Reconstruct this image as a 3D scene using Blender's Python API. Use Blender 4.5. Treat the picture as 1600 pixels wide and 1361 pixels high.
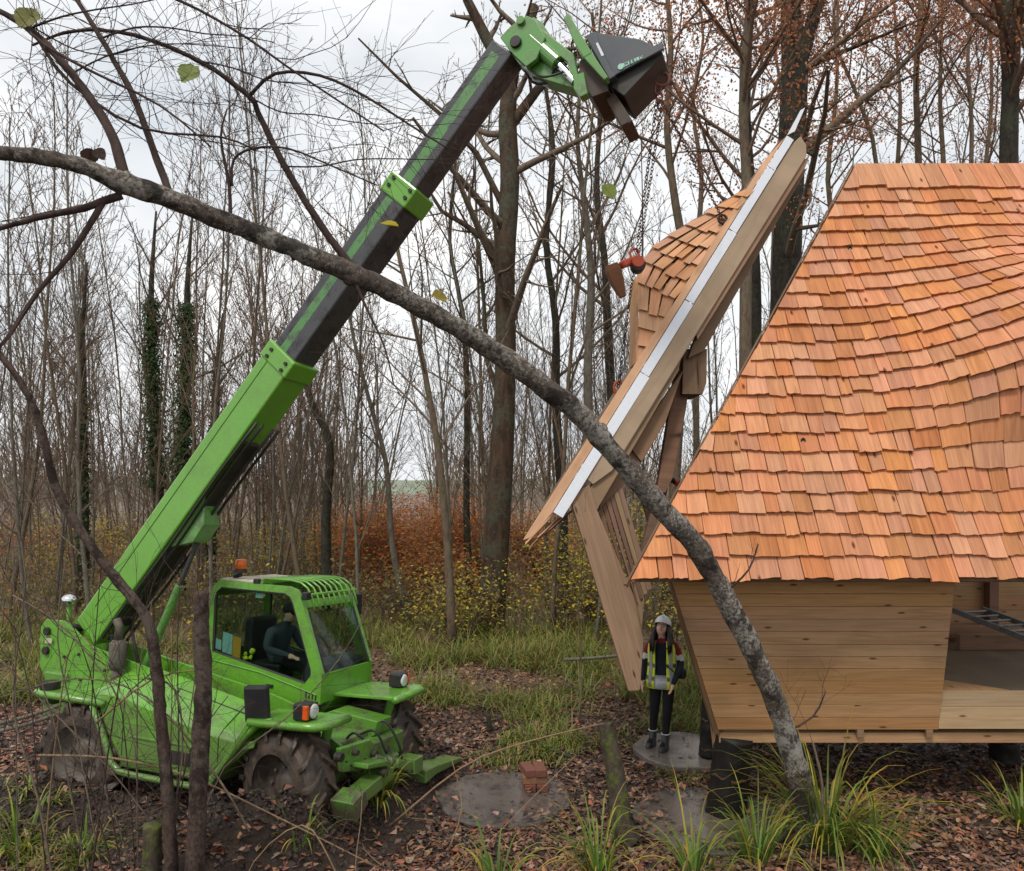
import bpy, bmesh, math, random
import numpy as np
from mathutils import Vector, Matrix, Euler, noise
from mathutils.geometry import tessellate_polygon

for o in list(bpy.data.objects): bpy.data.objects.remove(o)
SC = bpy.context.scene
COL = SC.collection
R = math.radians
random.seed(7)

# ------------------------------------------------------------------ camera, sky, sun, exposure
F, H = 1200.0, 3.6            # focal length in photo pixels, camera height in metres
cam = bpy.data.cameras.new('camera'); cam.sensor_width = 36; cam.lens = F / 1600 * 36
cam.shift_y = 69.5 / 1600; cam.clip_start = 0.05; cam.clip_end = 3000
camo = bpy.data.objects.new('camera', cam); COL.objects.link(camo)
camo.location = (0, 0, H); camo.rotation_euler = (R(90), 0, 0)
SC.camera = camo

SUN_EL, SUN_AZ = 57.0, 208.0   # degrees; azimuth clockwise from +Y: behind and to the left of the camera
w = bpy.data.worlds.new('World'); SC.world = w; w.use_nodes = True
nt = w.node_tree; nt.nodes.clear()
sky = nt.nodes.new('ShaderNodeTexSky'); sky.sky_type = 'NISHITA'; sky.sun_disc = False
sky.sun_elevation = R(SUN_EL); sky.sun_rotation = R(SUN_AZ); sky.dust_density = 3.0
sbg = nt.nodes.new('ShaderNodeBackground'); sbg.inputs[1].default_value = 0.10
cbg = nt.nodes.new('ShaderNodeBackground'); cbg.inputs[1].default_value = 1.0
tc = nt.nodes.new('ShaderNodeTexCoord')
mp = nt.nodes.new('ShaderNodeMapping'); mp.inputs['Scale'].default_value = (1, 1, 2.2)
nz = nt.nodes.new('ShaderNodeTexNoise'); nz.inputs['Scale'].default_value = 2.1; nz.inputs['Detail'].default_value = 5; nz.inputs['Roughness'].default_value = 0.52
cr = nt.nodes.new('ShaderNodeValToRGB')
cr.color_ramp.elements[0].position = 0.34; cr.color_ramp.elements[0].color = (0.55, 0.585, 0.62, 1)
cr.color_ramp.elements[1].position = 0.66; cr.color_ramp.elements[1].color = (0.89, 0.88, 0.865, 1)
mixs = nt.nodes.new('ShaderNodeMixShader'); mixs.inputs[0].default_value = 0.95
wo = nt.nodes.new('ShaderNodeOutputWorld')
L = nt.links.new
L(sky.outputs[0], sbg.inputs[0]); L(tc.outputs['Generated'], mp.inputs[0]); L(mp.outputs[0], nz.inputs['Vector'])
L(nz.outputs[0], cr.inputs[0]); L(cr.outputs[0], cbg.inputs[0])
L(sbg.outputs[0], mixs.inputs[1]); L(cbg.outputs[0], mixs.inputs[2]); L(mixs.outputs[0], wo.inputs[0])
sd = bpy.data.lights.new('sun', 'SUN'); sd.energy = 1.5; sd.angle = R(13); sd.color = (1, 0.95, 0.88)
so = bpy.data.objects.new('sun', sd); COL.objects.link(so)
el, az = R(SUN_EL), R(SUN_AZ)
sdir = Vector((math.sin(az) * math.cos(el), math.cos(az) * math.cos(el), math.sin(el)))
so.rotation_euler = sdir.to_track_quat('Z', 'Y').to_euler(); so.location = (0, -5, 20)
vs = SC.view_settings; vs.view_transform = 'Standard'; vs.look = 'None'; vs.exposure = 0.48; vs.gamma = 1
SC.render.engine = 'CYCLES'
SC.cycles.max_bounces = 6; SC.cycles.transparent_max_bounces = 12; SC.cycles.use_denoising = True

def at(px, py, d):
    """point that stands d metres in front of the camera, on the sight line of a photo pixel"""
    return Vector(((px - 800) / F * d, d, H - (py - 750) / F * d))

# ------------------------------------------------------------------ materials
MAT = {}
def newmat(name):
    m = bpy.data.materials.new(name); m.use_nodes = True; MAT[name] = m
    t = m.node_tree; b = t.nodes['Principled BSDF']
    return m, t, b
def nd(t, typ, **kw):
    n = t.nodes.new(typ)
    for k, v in kw.items():
        if k in n.inputs: n.inputs[k].default_value = v
        else: setattr(n, k, v)
    return n
def ramp(t, stops, src):
    r = t.nodes.new('ShaderNodeValToRGB'); e = r.color_ramp.elements
    while len(e) < len(stops): e.new(0.5)
    for el_, (p, c) in zip(e, stops):
        el_.position = p; el_.color = (*c, 1) if len(c) == 3 else c
    t.links.new(src, r.inputs[0]); return r
def bump(t, b, src, strength=0.3, dist=0.01):
    bn = nd(t, 'ShaderNodeBump', Strength=strength, Distance=dist)
    t.links.new(src, bn.inputs['Height']); t.links.new(bn.outputs[0], b.inputs['Normal'])
def mixc(t, fac, a, b_, blend='MIX'):
    m = nd(t, 'ShaderNodeMix', data_type='RGBA', blend_type=blend)
    for s, v in ((0, fac), (6, a), (7, b_)):
        if hasattr(v, 'is_output') or hasattr(v, 'links'): t.links.new(v, m.inputs[s])
        else: m.inputs[s].default_value = v if s == 0 else (*v, 1)
    return m.outputs[2]

def wood(name, light, dark, knots=0.0, rough=0.7, var=0.25, stain=0.0, hue=0.012):
    m, t, b = newmat(name)
    uv = nd(t, 'ShaderNodeUVMap'); oi = nd(t, 'ShaderNodeObjectInfo')
    off = nd(t, 'ShaderNodeVectorMath', operation='SCALE'); off.inputs[0].default_value = (37, 91, 0)
    t.links.new(oi.outputs['Random'], off.inputs['Scale'])
    add = nd(t, 'ShaderNodeVectorMath', operation='ADD'); t.links.new(uv.outputs[0], add.inputs[0]); t.links.new(off.outputs[0], add.inputs[1])
    m1 = nd(t, 'ShaderNodeMapping', Scale=(55, 1.6, 1)); t.links.new(add.outputs[0], m1.inputs[0])
    n1 = nd(t, 'ShaderNodeTexNoise', Scale=1.0, Detail=5.0, Roughness=0.6, Distortion=0.4); t.links.new(m1.outputs[0], n1.inputs['Vector'])
    m2 = nd(t, 'ShaderNodeMapping', Scale=(9, 0.9, 1)); t.links.new(add.outputs[0], m2.inputs[0])
    n2 = nd(t, 'ShaderNodeTexNoise', Scale=1.0, Detail=3.0, Distortion=1.6); t.links.new(m2.outputs[0], n2.inputs['Vector'])
    mid = tuple((a + c) / 2 for a, c in zip(light, dark))
    r1 = ramp(t, [(0.30, dark), (0.5, mid), (0.68, light)], n1.outputs[0])
    r2 = ramp(t, [(0.3, tuple(c * 0.8 for c in mid)), (0.6, light)], n2.outputs[0])
    c = mixc(t, 0.5, r1.outputs[0], r2.outputs[0])
    if knots:
        m3 = nd(t, 'ShaderNodeMapping', Scale=(6.0, 2.4, 1)); t.links.new(add.outputs[0], m3.inputs[0])
        vo = nd(t, 'ShaderNodeTexVoronoi', Scale=1.0, voronoi_dimensions='2D'); t.links.new(m3.outputs[0], vo.inputs['Vector'])
        rk = ramp(t, [(0.05, (1, 1, 1)), (0.13, (0, 0, 0))], vo.outputs['Distance'])
        sx = nd(t, 'ShaderNodeSeparateColor'); t.links.new(vo.outputs['Color'], sx.inputs[0])
        gt = nd(t, 'ShaderNodeMath', operation='LESS_THAN'); gt.inputs[1].default_value = knots; t.links.new(sx.outputs[0], gt.inputs[0])
        mu = nd(t, 'ShaderNodeMath', operation='MULTIPLY'); t.links.new(rk.outputs[0], mu.inputs[0]); t.links.new(gt.outputs[0], mu.inputs[1])
        c = mixc(t, mu.outputs[0], c, (dark[0] * 0.38, dark[1] * 0.3, dark[2] * 0.28))
    if stain:
        tcg = nd(t, 'ShaderNodeTexCoord'); n3 = nd(t, 'ShaderNodeTexNoise', Scale=1.3, Detail=4.0); t.links.new(tcg.outputs['Object'], n3.inputs['Vector'])
        r3 = ramp(t, [(0.5, (0, 0, 0)), (0.72, (stain,) * 3)], n3.outputs[0])
        c = mixc(t, r3.outputs[0], c, tuple(x * 0.35 for x in dark))
    hs = nd(t, 'ShaderNodeHueSaturation')
    for sock, lo, hi, k in (('Value', 1 - var, 1 + var * 0.6, 1.0), ('Hue', 0.5 - hue, 0.5 + hue, 7.31), ('Saturation', 0.9, 1.08, 13.7)):
        mm = nd(t, 'ShaderNodeMath', operation='MULTIPLY'); mm.inputs[1].default_value = k; t.links.new(oi.outputs['Random'], mm.inputs[0])
        fr = nd(t, 'ShaderNodeMath', operation='FRACT'); t.links.new(mm.outputs[0], fr.inputs[0])
        mr = nd(t, 'ShaderNodeMapRange'); mr.inputs[3].default_value = lo; mr.inputs[4].default_value = hi; t.links.new(fr.outputs[0], mr.inputs[0])
        t.links.new(mr.outputs[0], hs.inputs[sock])
    t.links.new(c, hs.inputs['Color']); t.links.new(hs.outputs[0], b.inputs['Base Color'])
    b.inputs['Roughness'].default_value = rough; b.inputs['Specular IOR Level'].default_value = 0.25
    bump(t, b, n1.outputs[0], 0.45, 0.004)
    return m
wood('cedar', (0.67, 0.295, 0.138), (0.34, 0.12, 0.051), knots=0.14, var=0.2, hue=0.005, stain=0.12)
wood('cedar_pale', (0.64, 0.34, 0.18), (0.36, 0.16, 0.075), knots=0.10, var=0.15, hue=0.006)
wood('larch_cladding', (0.47, 0.27, 0.13), (0.29, 0.15, 0.066), knots=0.24, var=0.08, stain=0.35, hue=0.004)
wood('pine_board', (0.52, 0.36, 0.21), (0.38, 0.24, 0.125), knots=0.3, var=0.12)
wood('timber', (0.30, 0.185, 0.105), (0.18, 0.105, 0.058), knots=0.25, var=0.10)
wood('timber_grey', (0.40, 0.295, 0.205), (0.27, 0.19, 0.125), knots=0.3, var=0.08)
wood('timber_brown', (0.22, 0.125, 0.075), (0.13, 0.07, 0.04), knots=0.15, var=0.12)
wood('plywood', (0.15, 0.105, 0.07), (0.085, 0.058, 0.038), knots=0.05, var=0.1, stain=0.5)
wood('charred_log', (0.020, 0.017, 0.015), (0.005, 0.0045, 0.004), rough=0.5, var=0.1)
wood('bare_ring', (0.10, 0.052, 0.026), (0.03, 0.016, 0.009), var=0.1)

def paint(name, col, rough=0.30, dirt=0.35, dirtcol=(0.075, 0.055, 0.038), metallic=0.0, low=None, scale=5.0):
    m, t, b = newmat(name)
    tcg = nd(t, 'ShaderNodeTexCoord')
    n1 = nd(t, 'ShaderNodeTexNoise', Scale=scale, Detail=7.0, Roughness=0.65); t.links.new(tcg.outputs['Object'], n1.inputs['Vector'])
    n2 = nd(t, 'ShaderNodeTexNoise', Scale=42.0, Detail=4.0, Roughness=0.7); t.links.new(tcg.outputs['Object'], n2.inputs['Vector'])
    ml = nd(t, 'ShaderNodeMath', operation='MULTIPLY_ADD'); ml.inputs[1].default_value = 0.5
    t.links.new(n2.outputs[0], ml.inputs[0]); t.links.new(n1.outputs[0], ml.inputs[2])
    src = ml.outputs[0]
    if low:   # mud thrown up from the ground: thicker towards local height low
        sp = nd(t, 'ShaderNodeSeparateXYZ'); t.links.new(tcg.outputs['Object'], sp.inputs[0])
        mr = nd(t, 'ShaderNodeMapRange'); mr.inputs[1].default_value = low; mr.inputs[2].default_value = low - 0.7; mr.inputs[3].default_value = 0; mr.inputs[4].default_value = 0.26
        t.links.new(sp.outputs[2], mr.inputs[0])
        ad = nd(t, 'ShaderNodeMath', operation='ADD'); t.links.new(src, ad.inputs[0]); t.links.new(mr.outputs[0], ad.inputs[1]); src = ad.outputs[0]
    rd = ramp(t, [(0.70, (0, 0, 0)), (0.95, (dirt,) * 3)], src)
    rv = ramp(t, [(0.35, tuple(c * 0.86 for c in col)), (0.65, col)], n1.outputs[0])
    c = mixc(t, rd.outputs[0], rv.outputs[0], dirtcol)
    t.links.new(c, b.inputs['Base Color'])
    rr = nd(t, 'ShaderNodeMapRange'); rr.inputs[3].default_value = rough; rr.inputs[4].default_value = min(1, rough + 0.4); t.links.new(rd.outputs[0], rr.inputs[0])
    t.links.new(rr.outputs[0], b.inputs['Roughness']); b.inputs['Metallic'].default_value = metallic
    bump(t, b, n2.outputs[0], 0.06, 0.002)
    if name.startswith('green'): b.inputs['Coat Weight'].default_value = 0.6; b.inputs['Coat Roughness'].default_value = 0.18
    return m
GREEN = (0.135, 0.385, 0.028)
paint('green_paint', GREEN, dirt=0.6, low=1.3)
paint('green_dirty', (0.11, 0.30, 0.03), dirt=0.95, scale=4, low=1.0)
paint('green_boom', GREEN, dirt=0.3, scale=2.5)
paint('green_head', (0.10, 0.30, 0.05), dirt=0.7, scale=6)
paint('green_worn', (0.07, 0.24, 0.045), rough=0.45, dirt=1.0, dirtcol=(0.045, 0.045, 0.048), scale=7)
paint('boom_steel', (0.075, 0.075, 0.08), rough=0.35, dirt=0.8, dirtcol=(0.02, 0.018, 0.016), metallic=0.25, scale=6)
paint('grease_dark', (0.022, 0.018, 0.015), rough=0.55, dirt=0.6, dirtcol=(0.05, 0.035, 0.025))
paint('rust_plate', (0.055, 0.032, 0.022), rough=0.6, dirt=0.7, dirtcol=(0.09, 0.045, 0.02))
paint('hook_grey', (0.055, 0.065, 0.078), rough=0.35, dirt=0.4)
paint('black_plastic', (0.012, 0.012, 0.013), rough=0.45, dirt=0.25)
paint('white_flashing', (0.72, 0.75, 0.80), rough=0.3, dirt=0.15)
paint('beige_roof', (0.52, 0.47, 0.36), rough=0.6, dirt=0.6)
paint('rim_paint', (0.12, 0.105, 0.085), rough=0.6, dirt=0.95, scale=3)
paint('aluminium', (0.16, 0.16, 0.16), rough=0.5, dirt=0.7, metallic=0.5)
paint('orange_paint', (0.62, 0.09, 0.025), rough=0.4, dirt=0.5)
paint('chain_steel', (0.13, 0.05, 0.04), rough=0.5, dirt=0.8, metallic=0.3)
paint('chain_red', (0.20, 0.035, 0.025), rough=0.5, dirt=0.8)
paint('bag_brown', (0.20, 0.075, 0.03), rough=0.8, dirt=0.6)
paint('navy_cloth', (0.010, 0.014, 0.028), rough=0.9, dirt=0.1)
paint('black_cloth', (0.006, 0.006, 0.008), rough=0.9, dirt=0.1)
paint('red_cloth', (0.23, 0.012, 0.022), rough=0.9, dirt=0.1)
paint('white_cloth', (0.62, 0.64, 0.68), rough=0.9, dirt=0.1)
paint('grey_cloth', (0.045, 0.065, 0.085), rough=0.9, dirt=0.2)
paint('vest_yellow', (0.74, 0.88, 0.03), rough=0.75, dirt=0.12)
paint('reflective_grey', (0.36, 0.36, 0.36), rough=0.4, dirt=0.2)
paint('skin', (0.78, 0.48, 0.36), rough=0.55, dirt=0.05)
paint('lip', (0.30, 0.07, 0.06), rough=0.5, dirt=0)
paint('hair_dark', (0.022, 0.011, 0.008), rough=0.5, dirt=0)
paint('boot_grey', (0.028, 0.028, 0.03), rough=0.45, dirt=0.7)
paint('helmet_white', (0.88, 0.88, 0.87), rough=0.25, dirt=0.06)
paint('sticker_cyan', (0.33, 0.6, 0.58), rough=0.5, dirt=0.1)
paint('sticker_orange', (0.6, 0.33, 0.03), rough=0.5, dirt=0.1)
paint('label_green', (0.33, 0.62, 0.48), rough=0.4, dirt=0.1)
paint('lens_white', (0.6, 0.6, 0.58), rough=0.12, dirt=0.3)
paint('lens_orange', (0.75, 0.1, 0.01), rough=0.2, dirt=0.2)
paint('beacon_amber', (0.65, 0.13, 0.01), rough=0.15, dirt=0.15)
paint('chrome', (0.75, 0.76, 0.78), rough=0.12, dirt=0.1, metallic=1.0)
paint('brick_red', (0.20, 0.075, 0.047), rough=0.85, dirt=0.7, scale=9)
paint('brick_orange', (0.28, 0.13, 0.068), rough=0.85, dirt=0.6, scale=9)
paint('wet_concrete', (0.21, 0.178, 0.155), rough=0.22, dirt=0.85, dirtcol=(0.05, 0.034, 0.026), scale=2.2)
paint('wet_concrete_muddy', (0.15, 0.122, 0.102), rough=0.18, dirt=1.0, dirtcol=(0.03, 0.02, 0.015), scale=3.5)

def glassmat():
    m, t, b = newmat('cab_glass'); t.nodes.remove(b)
    tr = nd(t, 'ShaderNodeBsdfTransparent'); tr.inputs[0].default_value = (0.72, 0.79, 0.75, 1)
    gl = nd(t, 'ShaderNodeBsdfGlossy', Roughness=0.03); fr = nd(t, 'ShaderNodeLayerWeight', Blend=0.12)
    mh = nd(t, 'ShaderNodeMath', operation='MULTIPLY'); mh.inputs[1].default_value = 0.9; t.links.new(fr.outputs[0], mh.inputs[0])
    mx = nd(t, 'ShaderNodeMixShader'); t.links.new(mh.outputs[0], mx.inputs[0]); t.links.new(tr.outputs[0], mx.inputs[1]); t.links.new(gl.outputs[0], mx.inputs[2])
    t.links.new(mx.outputs[0], t.nodes['Material Output'].inputs[0])
glassmat()

def bark(name, dark, light, lichen=None, lich=0.5, sc=(9, 9, 3), band=False):
    m, t, b = newmat(name)
    tcg = nd(t, 'ShaderNodeTexCoord'); mpn = nd(t, 'ShaderNodeMapping', Scale=sc); t.links.new(tcg.outputs['Object'], mpn.inputs[0])
    n1 = nd(t, 'ShaderNodeTexNoise', Scale=2.0, Detail=6.0, Roughness=0.68); t.links.new(mpn.outputs[0], n1.inputs['Vector'])
    c = ramp(t, [(0.3, dark), (0.62, light)], n1.outputs[0]).outputs[0]
    if lichen:
        n2 = nd(t, 'ShaderNodeTexNoise', Scale=11.0 if not band else 34.0, Detail=6.0, Roughness=0.8); t.links.new(tcg.outputs['Object'], n2.inputs['Vector'])
        n3 = nd(t, 'ShaderNodeTexNoise', Scale=1.7, Detail=2.0); t.links.new(tcg.outputs['Object'], n3.inputs['Vector'])
        sm = nd(t, 'ShaderNodeMath', operation='MULTIPLY_ADD'); sm.inputs[1].default_value = 0.6; t.links.new(n3.outputs[0], sm.inputs[0]); t.links.new(n2.outputs[0], sm.inputs[2])
        rl = ramp(t, [(0.78, (0, 0, 0)), (0.90, (lich,) * 3)], sm.outputs[0])
        c = mixc(t, rl.outputs[0], c, lichen)
        if band:
            n4 = nd(t, 'ShaderNodeTexNoise', Scale=5.5, Detail=4.0, Roughness=0.65); t.links.new(tcg.outputs['Object'], n4.inputs['Vector'])
            c = mixc(t, ramp(t, [(0.52, (0, 0, 0)), (0.60, (0.85,) * 3)], n4.outputs[0]).outputs[0], c, tuple(x * 1.1 for x in dark))
    t.links.new(c, b.inputs['Base Color']); b.inputs['Roughness'].default_value = 0.85; b.inputs['Specular IOR Level'].default_value = 0.2
    bump(t, b, n1.outputs[0], 0.6, 0.02)
bark('bark_grey', (0.060, 0.051, 0.041), (0.17, 0.143, 0.115), (0.16, 0.17, 0.11), 0.5)
bark('bark_lean', (0.022, 0.017, 0.014), (0.135, 0.106, 0.086), (0.36, 0.34, 0.295), 0.75, sc=(14, 14, 14), band=True)
bark('bark_brown', (0.060, 0.043, 0.031), (0.175, 0.125, 0.088), (0.13, 0.14, 0.07), 0.4)
bark('bark_red', (0.024, 0.016, 0.011), (0.092, 0.054, 0.034), (0.075, 0.08, 0.055), 0.9, sc=(4, 4, 1))
bark('bark_dark', (0.012, 0.010, 0.008), (0.050, 0.041, 0.033), (0.07, 0.08, 0.045), 0.5)
bark('bark_sap', (0.022, 0.015, 0.012), (0.095, 0.060, 0.048), (0.13, 0.11, 0.09), 0.5, sc=(16, 16, 10), band=True)
bark('twig_dark', (0.030, 0.020, 0.017), (0.080, 0.052, 0.044))
bark('twig', (0.085, 0.064, 0.046), (0.19, 0.145, 0.105))
bark('twig_red', (0.085, 0.055, 0.037), (0.18, 0.115, 0.078))
bark('dead_stem', (0.17, 0.105, 0.06), (0.30, 0.20, 0.12))
bark('far_twig_hazed', (0.19, 0.155, 0.12), (0.32, 0.26, 0.20))  # distance haze put into the colour: far trees paler than near twigs
bark('moss_stump', (0.030, 0.023, 0.017), (0.085, 0.065, 0.05), (0.10, 0.13, 0.02), 0.8)

def colmat(name, rough=0.7, trans=0.0, sheen=0.0):
    m, t, b = newmat(name)
    a = nd(t, 'ShaderNodeVertexColor', layer_name='Col'); t.links.new(a.outputs[0], b.inputs['Base Color'])
    b.inputs['Roughness'].default_value = rough; b.inputs['Specular IOR Level'].default_value = 0.3
    if trans:
        tl = nd(t, 'ShaderNodeBsdfTranslucent'); t.links.new(a.outputs[0], tl.inputs[0])
        mx = nd(t, 'ShaderNodeMixShader'); mx.inputs[0].default_value = trans
        t.links.new(b.outputs[0], mx.inputs[1]); t.links.new(tl.outputs[0], mx.inputs[2]); t.links.new(mx.outputs[0], t.nodes['Material Output'].inputs[0])
colmat('leaf', 0.6, 0.45); colmat('litter', 0.42); colmat('grass_blade', 0.5, 0.25)

def groundmat():
    m, t, b = newmat('forest_floor')
    tcg = nd(t, 'ShaderNodeTexCoord')
    n1 = nd(t, 'ShaderNodeTexNoise', Scale=1.1, Detail=7.0, Roughness=0.62); t.links.new(tcg.outputs['Object'], n1.inputs['Vector'])
    n2 = nd(t, 'ShaderNodeTexNoise', Scale=26.0, Detail=6.0, Roughness=0.7); t.links.new(tcg.outputs['Object'], n2.inputs['Vector'])
    vo = nd(t, 'ShaderNodeTexVoronoi', Scale=19.0); t.links.new(tcg.outputs['Object'], vo.inputs['Vector'])
    c1 = ramp(t, [(0.3, (0.020, 0.012, 0.008)), (0.55, (0.050, 0.030, 0.020)), (0.75, (0.085, 0.052, 0.033))], n2.outputs[0])
    c2 = ramp(t, [(0.4, (0.018, 0.011, 0.008)), (0.65, (0.075, 0.042, 0.026))], n1.outputs[0])
    c = mixc(t, 0.45, c1.outputs[0], c2.outputs[0])
    ge = nd(t, 'ShaderNodeSeparateXYZ'); t.links.new(tcg.outputs['Object'], ge.inputs[0])
    mr = nd(t, 'ShaderNodeMapRange'); mr.inputs[1].default_value = 10.5; mr.inputs[2].default_value = 15.0; t.links.new(ge.outputs[1], mr.inputs[0])
    c3 = ramp(t, [(0.3, (0.07, 0.045, 0.028)), (0.55, (0.16, 0.10, 0.058)), (0.75, (0.24, 0.155, 0.085))], n2.outputs[0])
    c = mixc(t, mr.outputs[0], c, c3.outputs[0])
    t.links.new(c, b.inputs['Base Color'])
    rr = ramp(t, [(0.38, (0.30,) * 3), (0.6, (0.85,) * 3)], n1.outputs[0]); t.links.new(rr.outputs[0], b.inputs['Roughness'])
    ad = nd(t, 'ShaderNodeMath', operation='ADD'); t.links.new(n2.outputs[0], ad.inputs[0]); t.links.new(vo.outputs['Distance'], ad.inputs[1])
    bump(t, b, ad.outputs[0], 0.9, 0.05)
groundmat()
def mudmat(name, a, c_, sc):
    m, t, b = newmat(name)
    tcg = nd(t, 'ShaderNodeTexCoord'); n2 = nd(t, 'ShaderNodeTexNoise', Scale=sc, Detail=6.0, Roughness=0.7); t.links.new(tcg.outputs['Object'], n2.inputs['Vector'])
    t.links.new(ramp(t, [(0.35, a), (0.7, c_)], n2.outputs[0]).outputs[0], b.inputs['Base Color'])
    t.links.new(ramp(t, [(0.35, (0.3,) * 3), (0.65, (0.8,) * 3)], n2.outputs[0]).outputs[0], b.inputs['Roughness'])
    bump(t, b, n2.outputs[0], 0.8, 0.02)
mudmat('mud', (0.016, 0.010, 0.008), (0.07, 0.045, 0.032), 22)
mudmat('tyre_mud', (0.020, 0.016, 0.014), (0.115, 0.080, 0.055), 5)
mudmat('hill_grass', (0.10, 0.14, 0.07), (0.17, 0.20, 0.12), 0.02)

# ------------------------------------------------------------------ mesh builder
class MB:
    def __init__(s): s.v = []; s.f = []; s.c = []; s.mi = []
    def roughen(s, amp, fr):
        s.v = [tuple(Vector(p) + (noise.noise_vector(Vector(p) * fr) + noise.noise_vector(Vector(p) * fr * 2.7) * .5) * amp) for p in s.v]; return s
    def add(s, vs_, fs_, col=None, mi=0):
        n = len(s.v); s.v.extend([tuple(p) for p in vs_]); s.f.extend([tuple(i + n for i in f) for f in fs_])
        if col is not None: s.c.extend([col] * len(vs_))
        if mi or s.mi:
            while len(s.mi) < len(s.f) - len(fs_): s.mi.append(0)
            s.mi.extend([mi] * len(fs_))
        return s
    def hexa(s, p):   # p: 8 points, bottom ring then top ring
        return s.add(p, [(3, 2, 1, 0), (4, 5, 6, 7), (0, 1, 5, 4), (1, 2, 6, 5), (2, 3, 7, 6), (3, 0, 4, 7)])
    def box(s, x0, x1, y0, y1, z0, z1, M=None):
        p = [Vector(q) for q in ((x0, y0, z0), (x1, y0, z0), (x1, y1, z0), (x0, y1, z0), (x0, y0, z1), (x1, y0, z1), (x1, y1, z1), (x0, y1, z1))]
        if M: p = [M @ q for q in p]
        return s.hexa(p)
    def prism(s, poly, vec):
        n = len(poly); a = [Vector(p) for p in poly]; b = [p + Vector(vec) for p in a]
        return s.add(a + b, [tuple(range(n - 1, -1, -1)), tuple(range(n, 2 * n))] + [(i, (i + 1) % n, n + (i + 1) % n, n + i) for i in range(n)])
    def tube(s, pts, rad, n=6, cap=True, col=None):
        pts = [Vector(p) for p in pts]
        if not hasattr(rad, '__len__'): rad = [rad] * len(pts)
        vs_, fs_ = [], []; prev = None
        for i, p in enumerate(pts):
            d = (pts[min(i + 1, len(pts) - 1)] - pts[max(i - 1, 0)])
            d = d.normalized() if d.length > 1e-9 else Vector((0, 0, 1))
            if prev is None: a = d.orthogonal().normalized()
            else:
                a = prev - d * prev.dot(d); a = a.normalized() if a.length > 1e-6 else d.orthogonal().normalized()
            prev = a; bb = d.cross(a)
            for k in range(n):
                th = 2 * math.pi * k / n
                vs_.append(p + (a * math.cos(th) + bb * math.sin(th)) * rad[i])
            if i:
                o = (i - 1) * n
                fs_ += [(o + k, o + (k + 1) % n, o + n + (k + 1) % n, o + n + k) for k in range(n)]
        if cap:
            fs_.append(tuple(range(n - 1, -1, -1))); o = (len(pts) - 1) * n; fs_.append(tuple(range(o, o + n)))
        return s.add(vs_, fs_, col)
    def cyl(s, a, b, r0, r1=None, n=14): return s.tube([a, b], [r0, r0 if r1 is None else r1], n)
    def loft(s, rings, cap=True):
        n = len(rings[0]); vs_ = [p for r in rings for p in r]; fs_ = []
        for i in range(len(rings) - 1):
            o = i * n; fs_ += [(o + k, o + (k + 1) % n, o + n + (k + 1) % n, o + n + k) for k in range(n)]
        if cap: fs_ += [tuple(range(n - 1, -1, -1)), tuple(range((len(rings) - 1) * n, len(rings) * n))]
        return s.add(vs_, fs_)
    def plate(s, outer, hole, vec):   # flat plate with a hole, extruded by vec
        tris = tessellate_polygon([[Vector(p) for p in outer], [Vector(p) for p in hole]])
        a = [Vector(p) for p in list(outer) + list(hole)]; n = len(a); no = len(outer); nh = len(hole)
        b = [p + Vector(vec) for p in a]
        fs_ = [tuple(t) for t in tris] + [tuple(i + n for i in reversed(t)) for t in tris]
        fs_ += [(i, (i + 1) % no, n + (i + 1) % no, n + i) for i in range(no)]
        fs_ += [(no + i, n + no + i, n + no + (i + 1) % nh, no + (i + 1) % nh) for i in range(nh)]
        return s.add(a + b, fs_)
    def ball(s, c, r, sc=(1, 1, 1), nu=12, nv=8, M=None):
        vs_ = []; fs_ = []
        for j in range(nv + 1):
            ph = math.pi * j / nv
            for i in range(nu):
                th = 2 * math.pi * i / nu
                q = Vector((math.sin(ph) * math.cos(th) * sc[0], math.sin(ph) * math.sin(th) * sc[1], math.cos(ph) * sc[2])) * r
                vs_.append((M @ q if M else q) + Vector(c))
        for j in range(nv):
            for i in range(nu):
                fs_.append((j * nu + i, (j + 1) * nu + i, (j + 1) * nu + (i + 1) % nu, j * nu + (i + 1) % nu))
        return s.add(vs_, fs_)
    def mesh(s, name, mat, smooth=False, grain=None):
        me = bpy.data.meshes.new(name); me.from_pydata(s.v, [], s.f)
        mats = mat if isinstance(mat, (list, tuple)) else [mat]
        for m_ in mats: me.materials.append(MAT[m_])
        if s.mi and len(mats) > 1:
            while len(s.mi) < len(s.f): s.mi.append(0)
            me.polygons.foreach_set('material_index', s.mi)
        if s.c and len(s.c) == len(s.v):
            ca = me.color_attributes.new('Col', 'FLOAT_COLOR', 'POINT')
            ca.data.foreach_set('color', np.array([(*c, 1) for c in s.c], dtype=np.float32).ravel())
        if grain is not None:
            g = Vector(grain).normalized(); p1 = g.orthogonal().normalized(); p2 = g.cross(p1)
            uvl = me.uv_layers.new(name='UVMap'); n = len(me.loops)
            li = np.empty(n, dtype=np.int32); me.loops.foreach_get('vertex_index', li)
            co = np.array(s.v, dtype=np.float64)[li]
            uv = np.stack([co @ np.array(p1) + co @ np.array(p2), co @ np.array(g)], 1)
            uvl.data.foreach_set('uv', uv.astype(np.float32).ravel())
        if smooth: me.polygons.foreach_set('use_smooth', [True] * len(me.polygons))
        me.update(); return me
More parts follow.
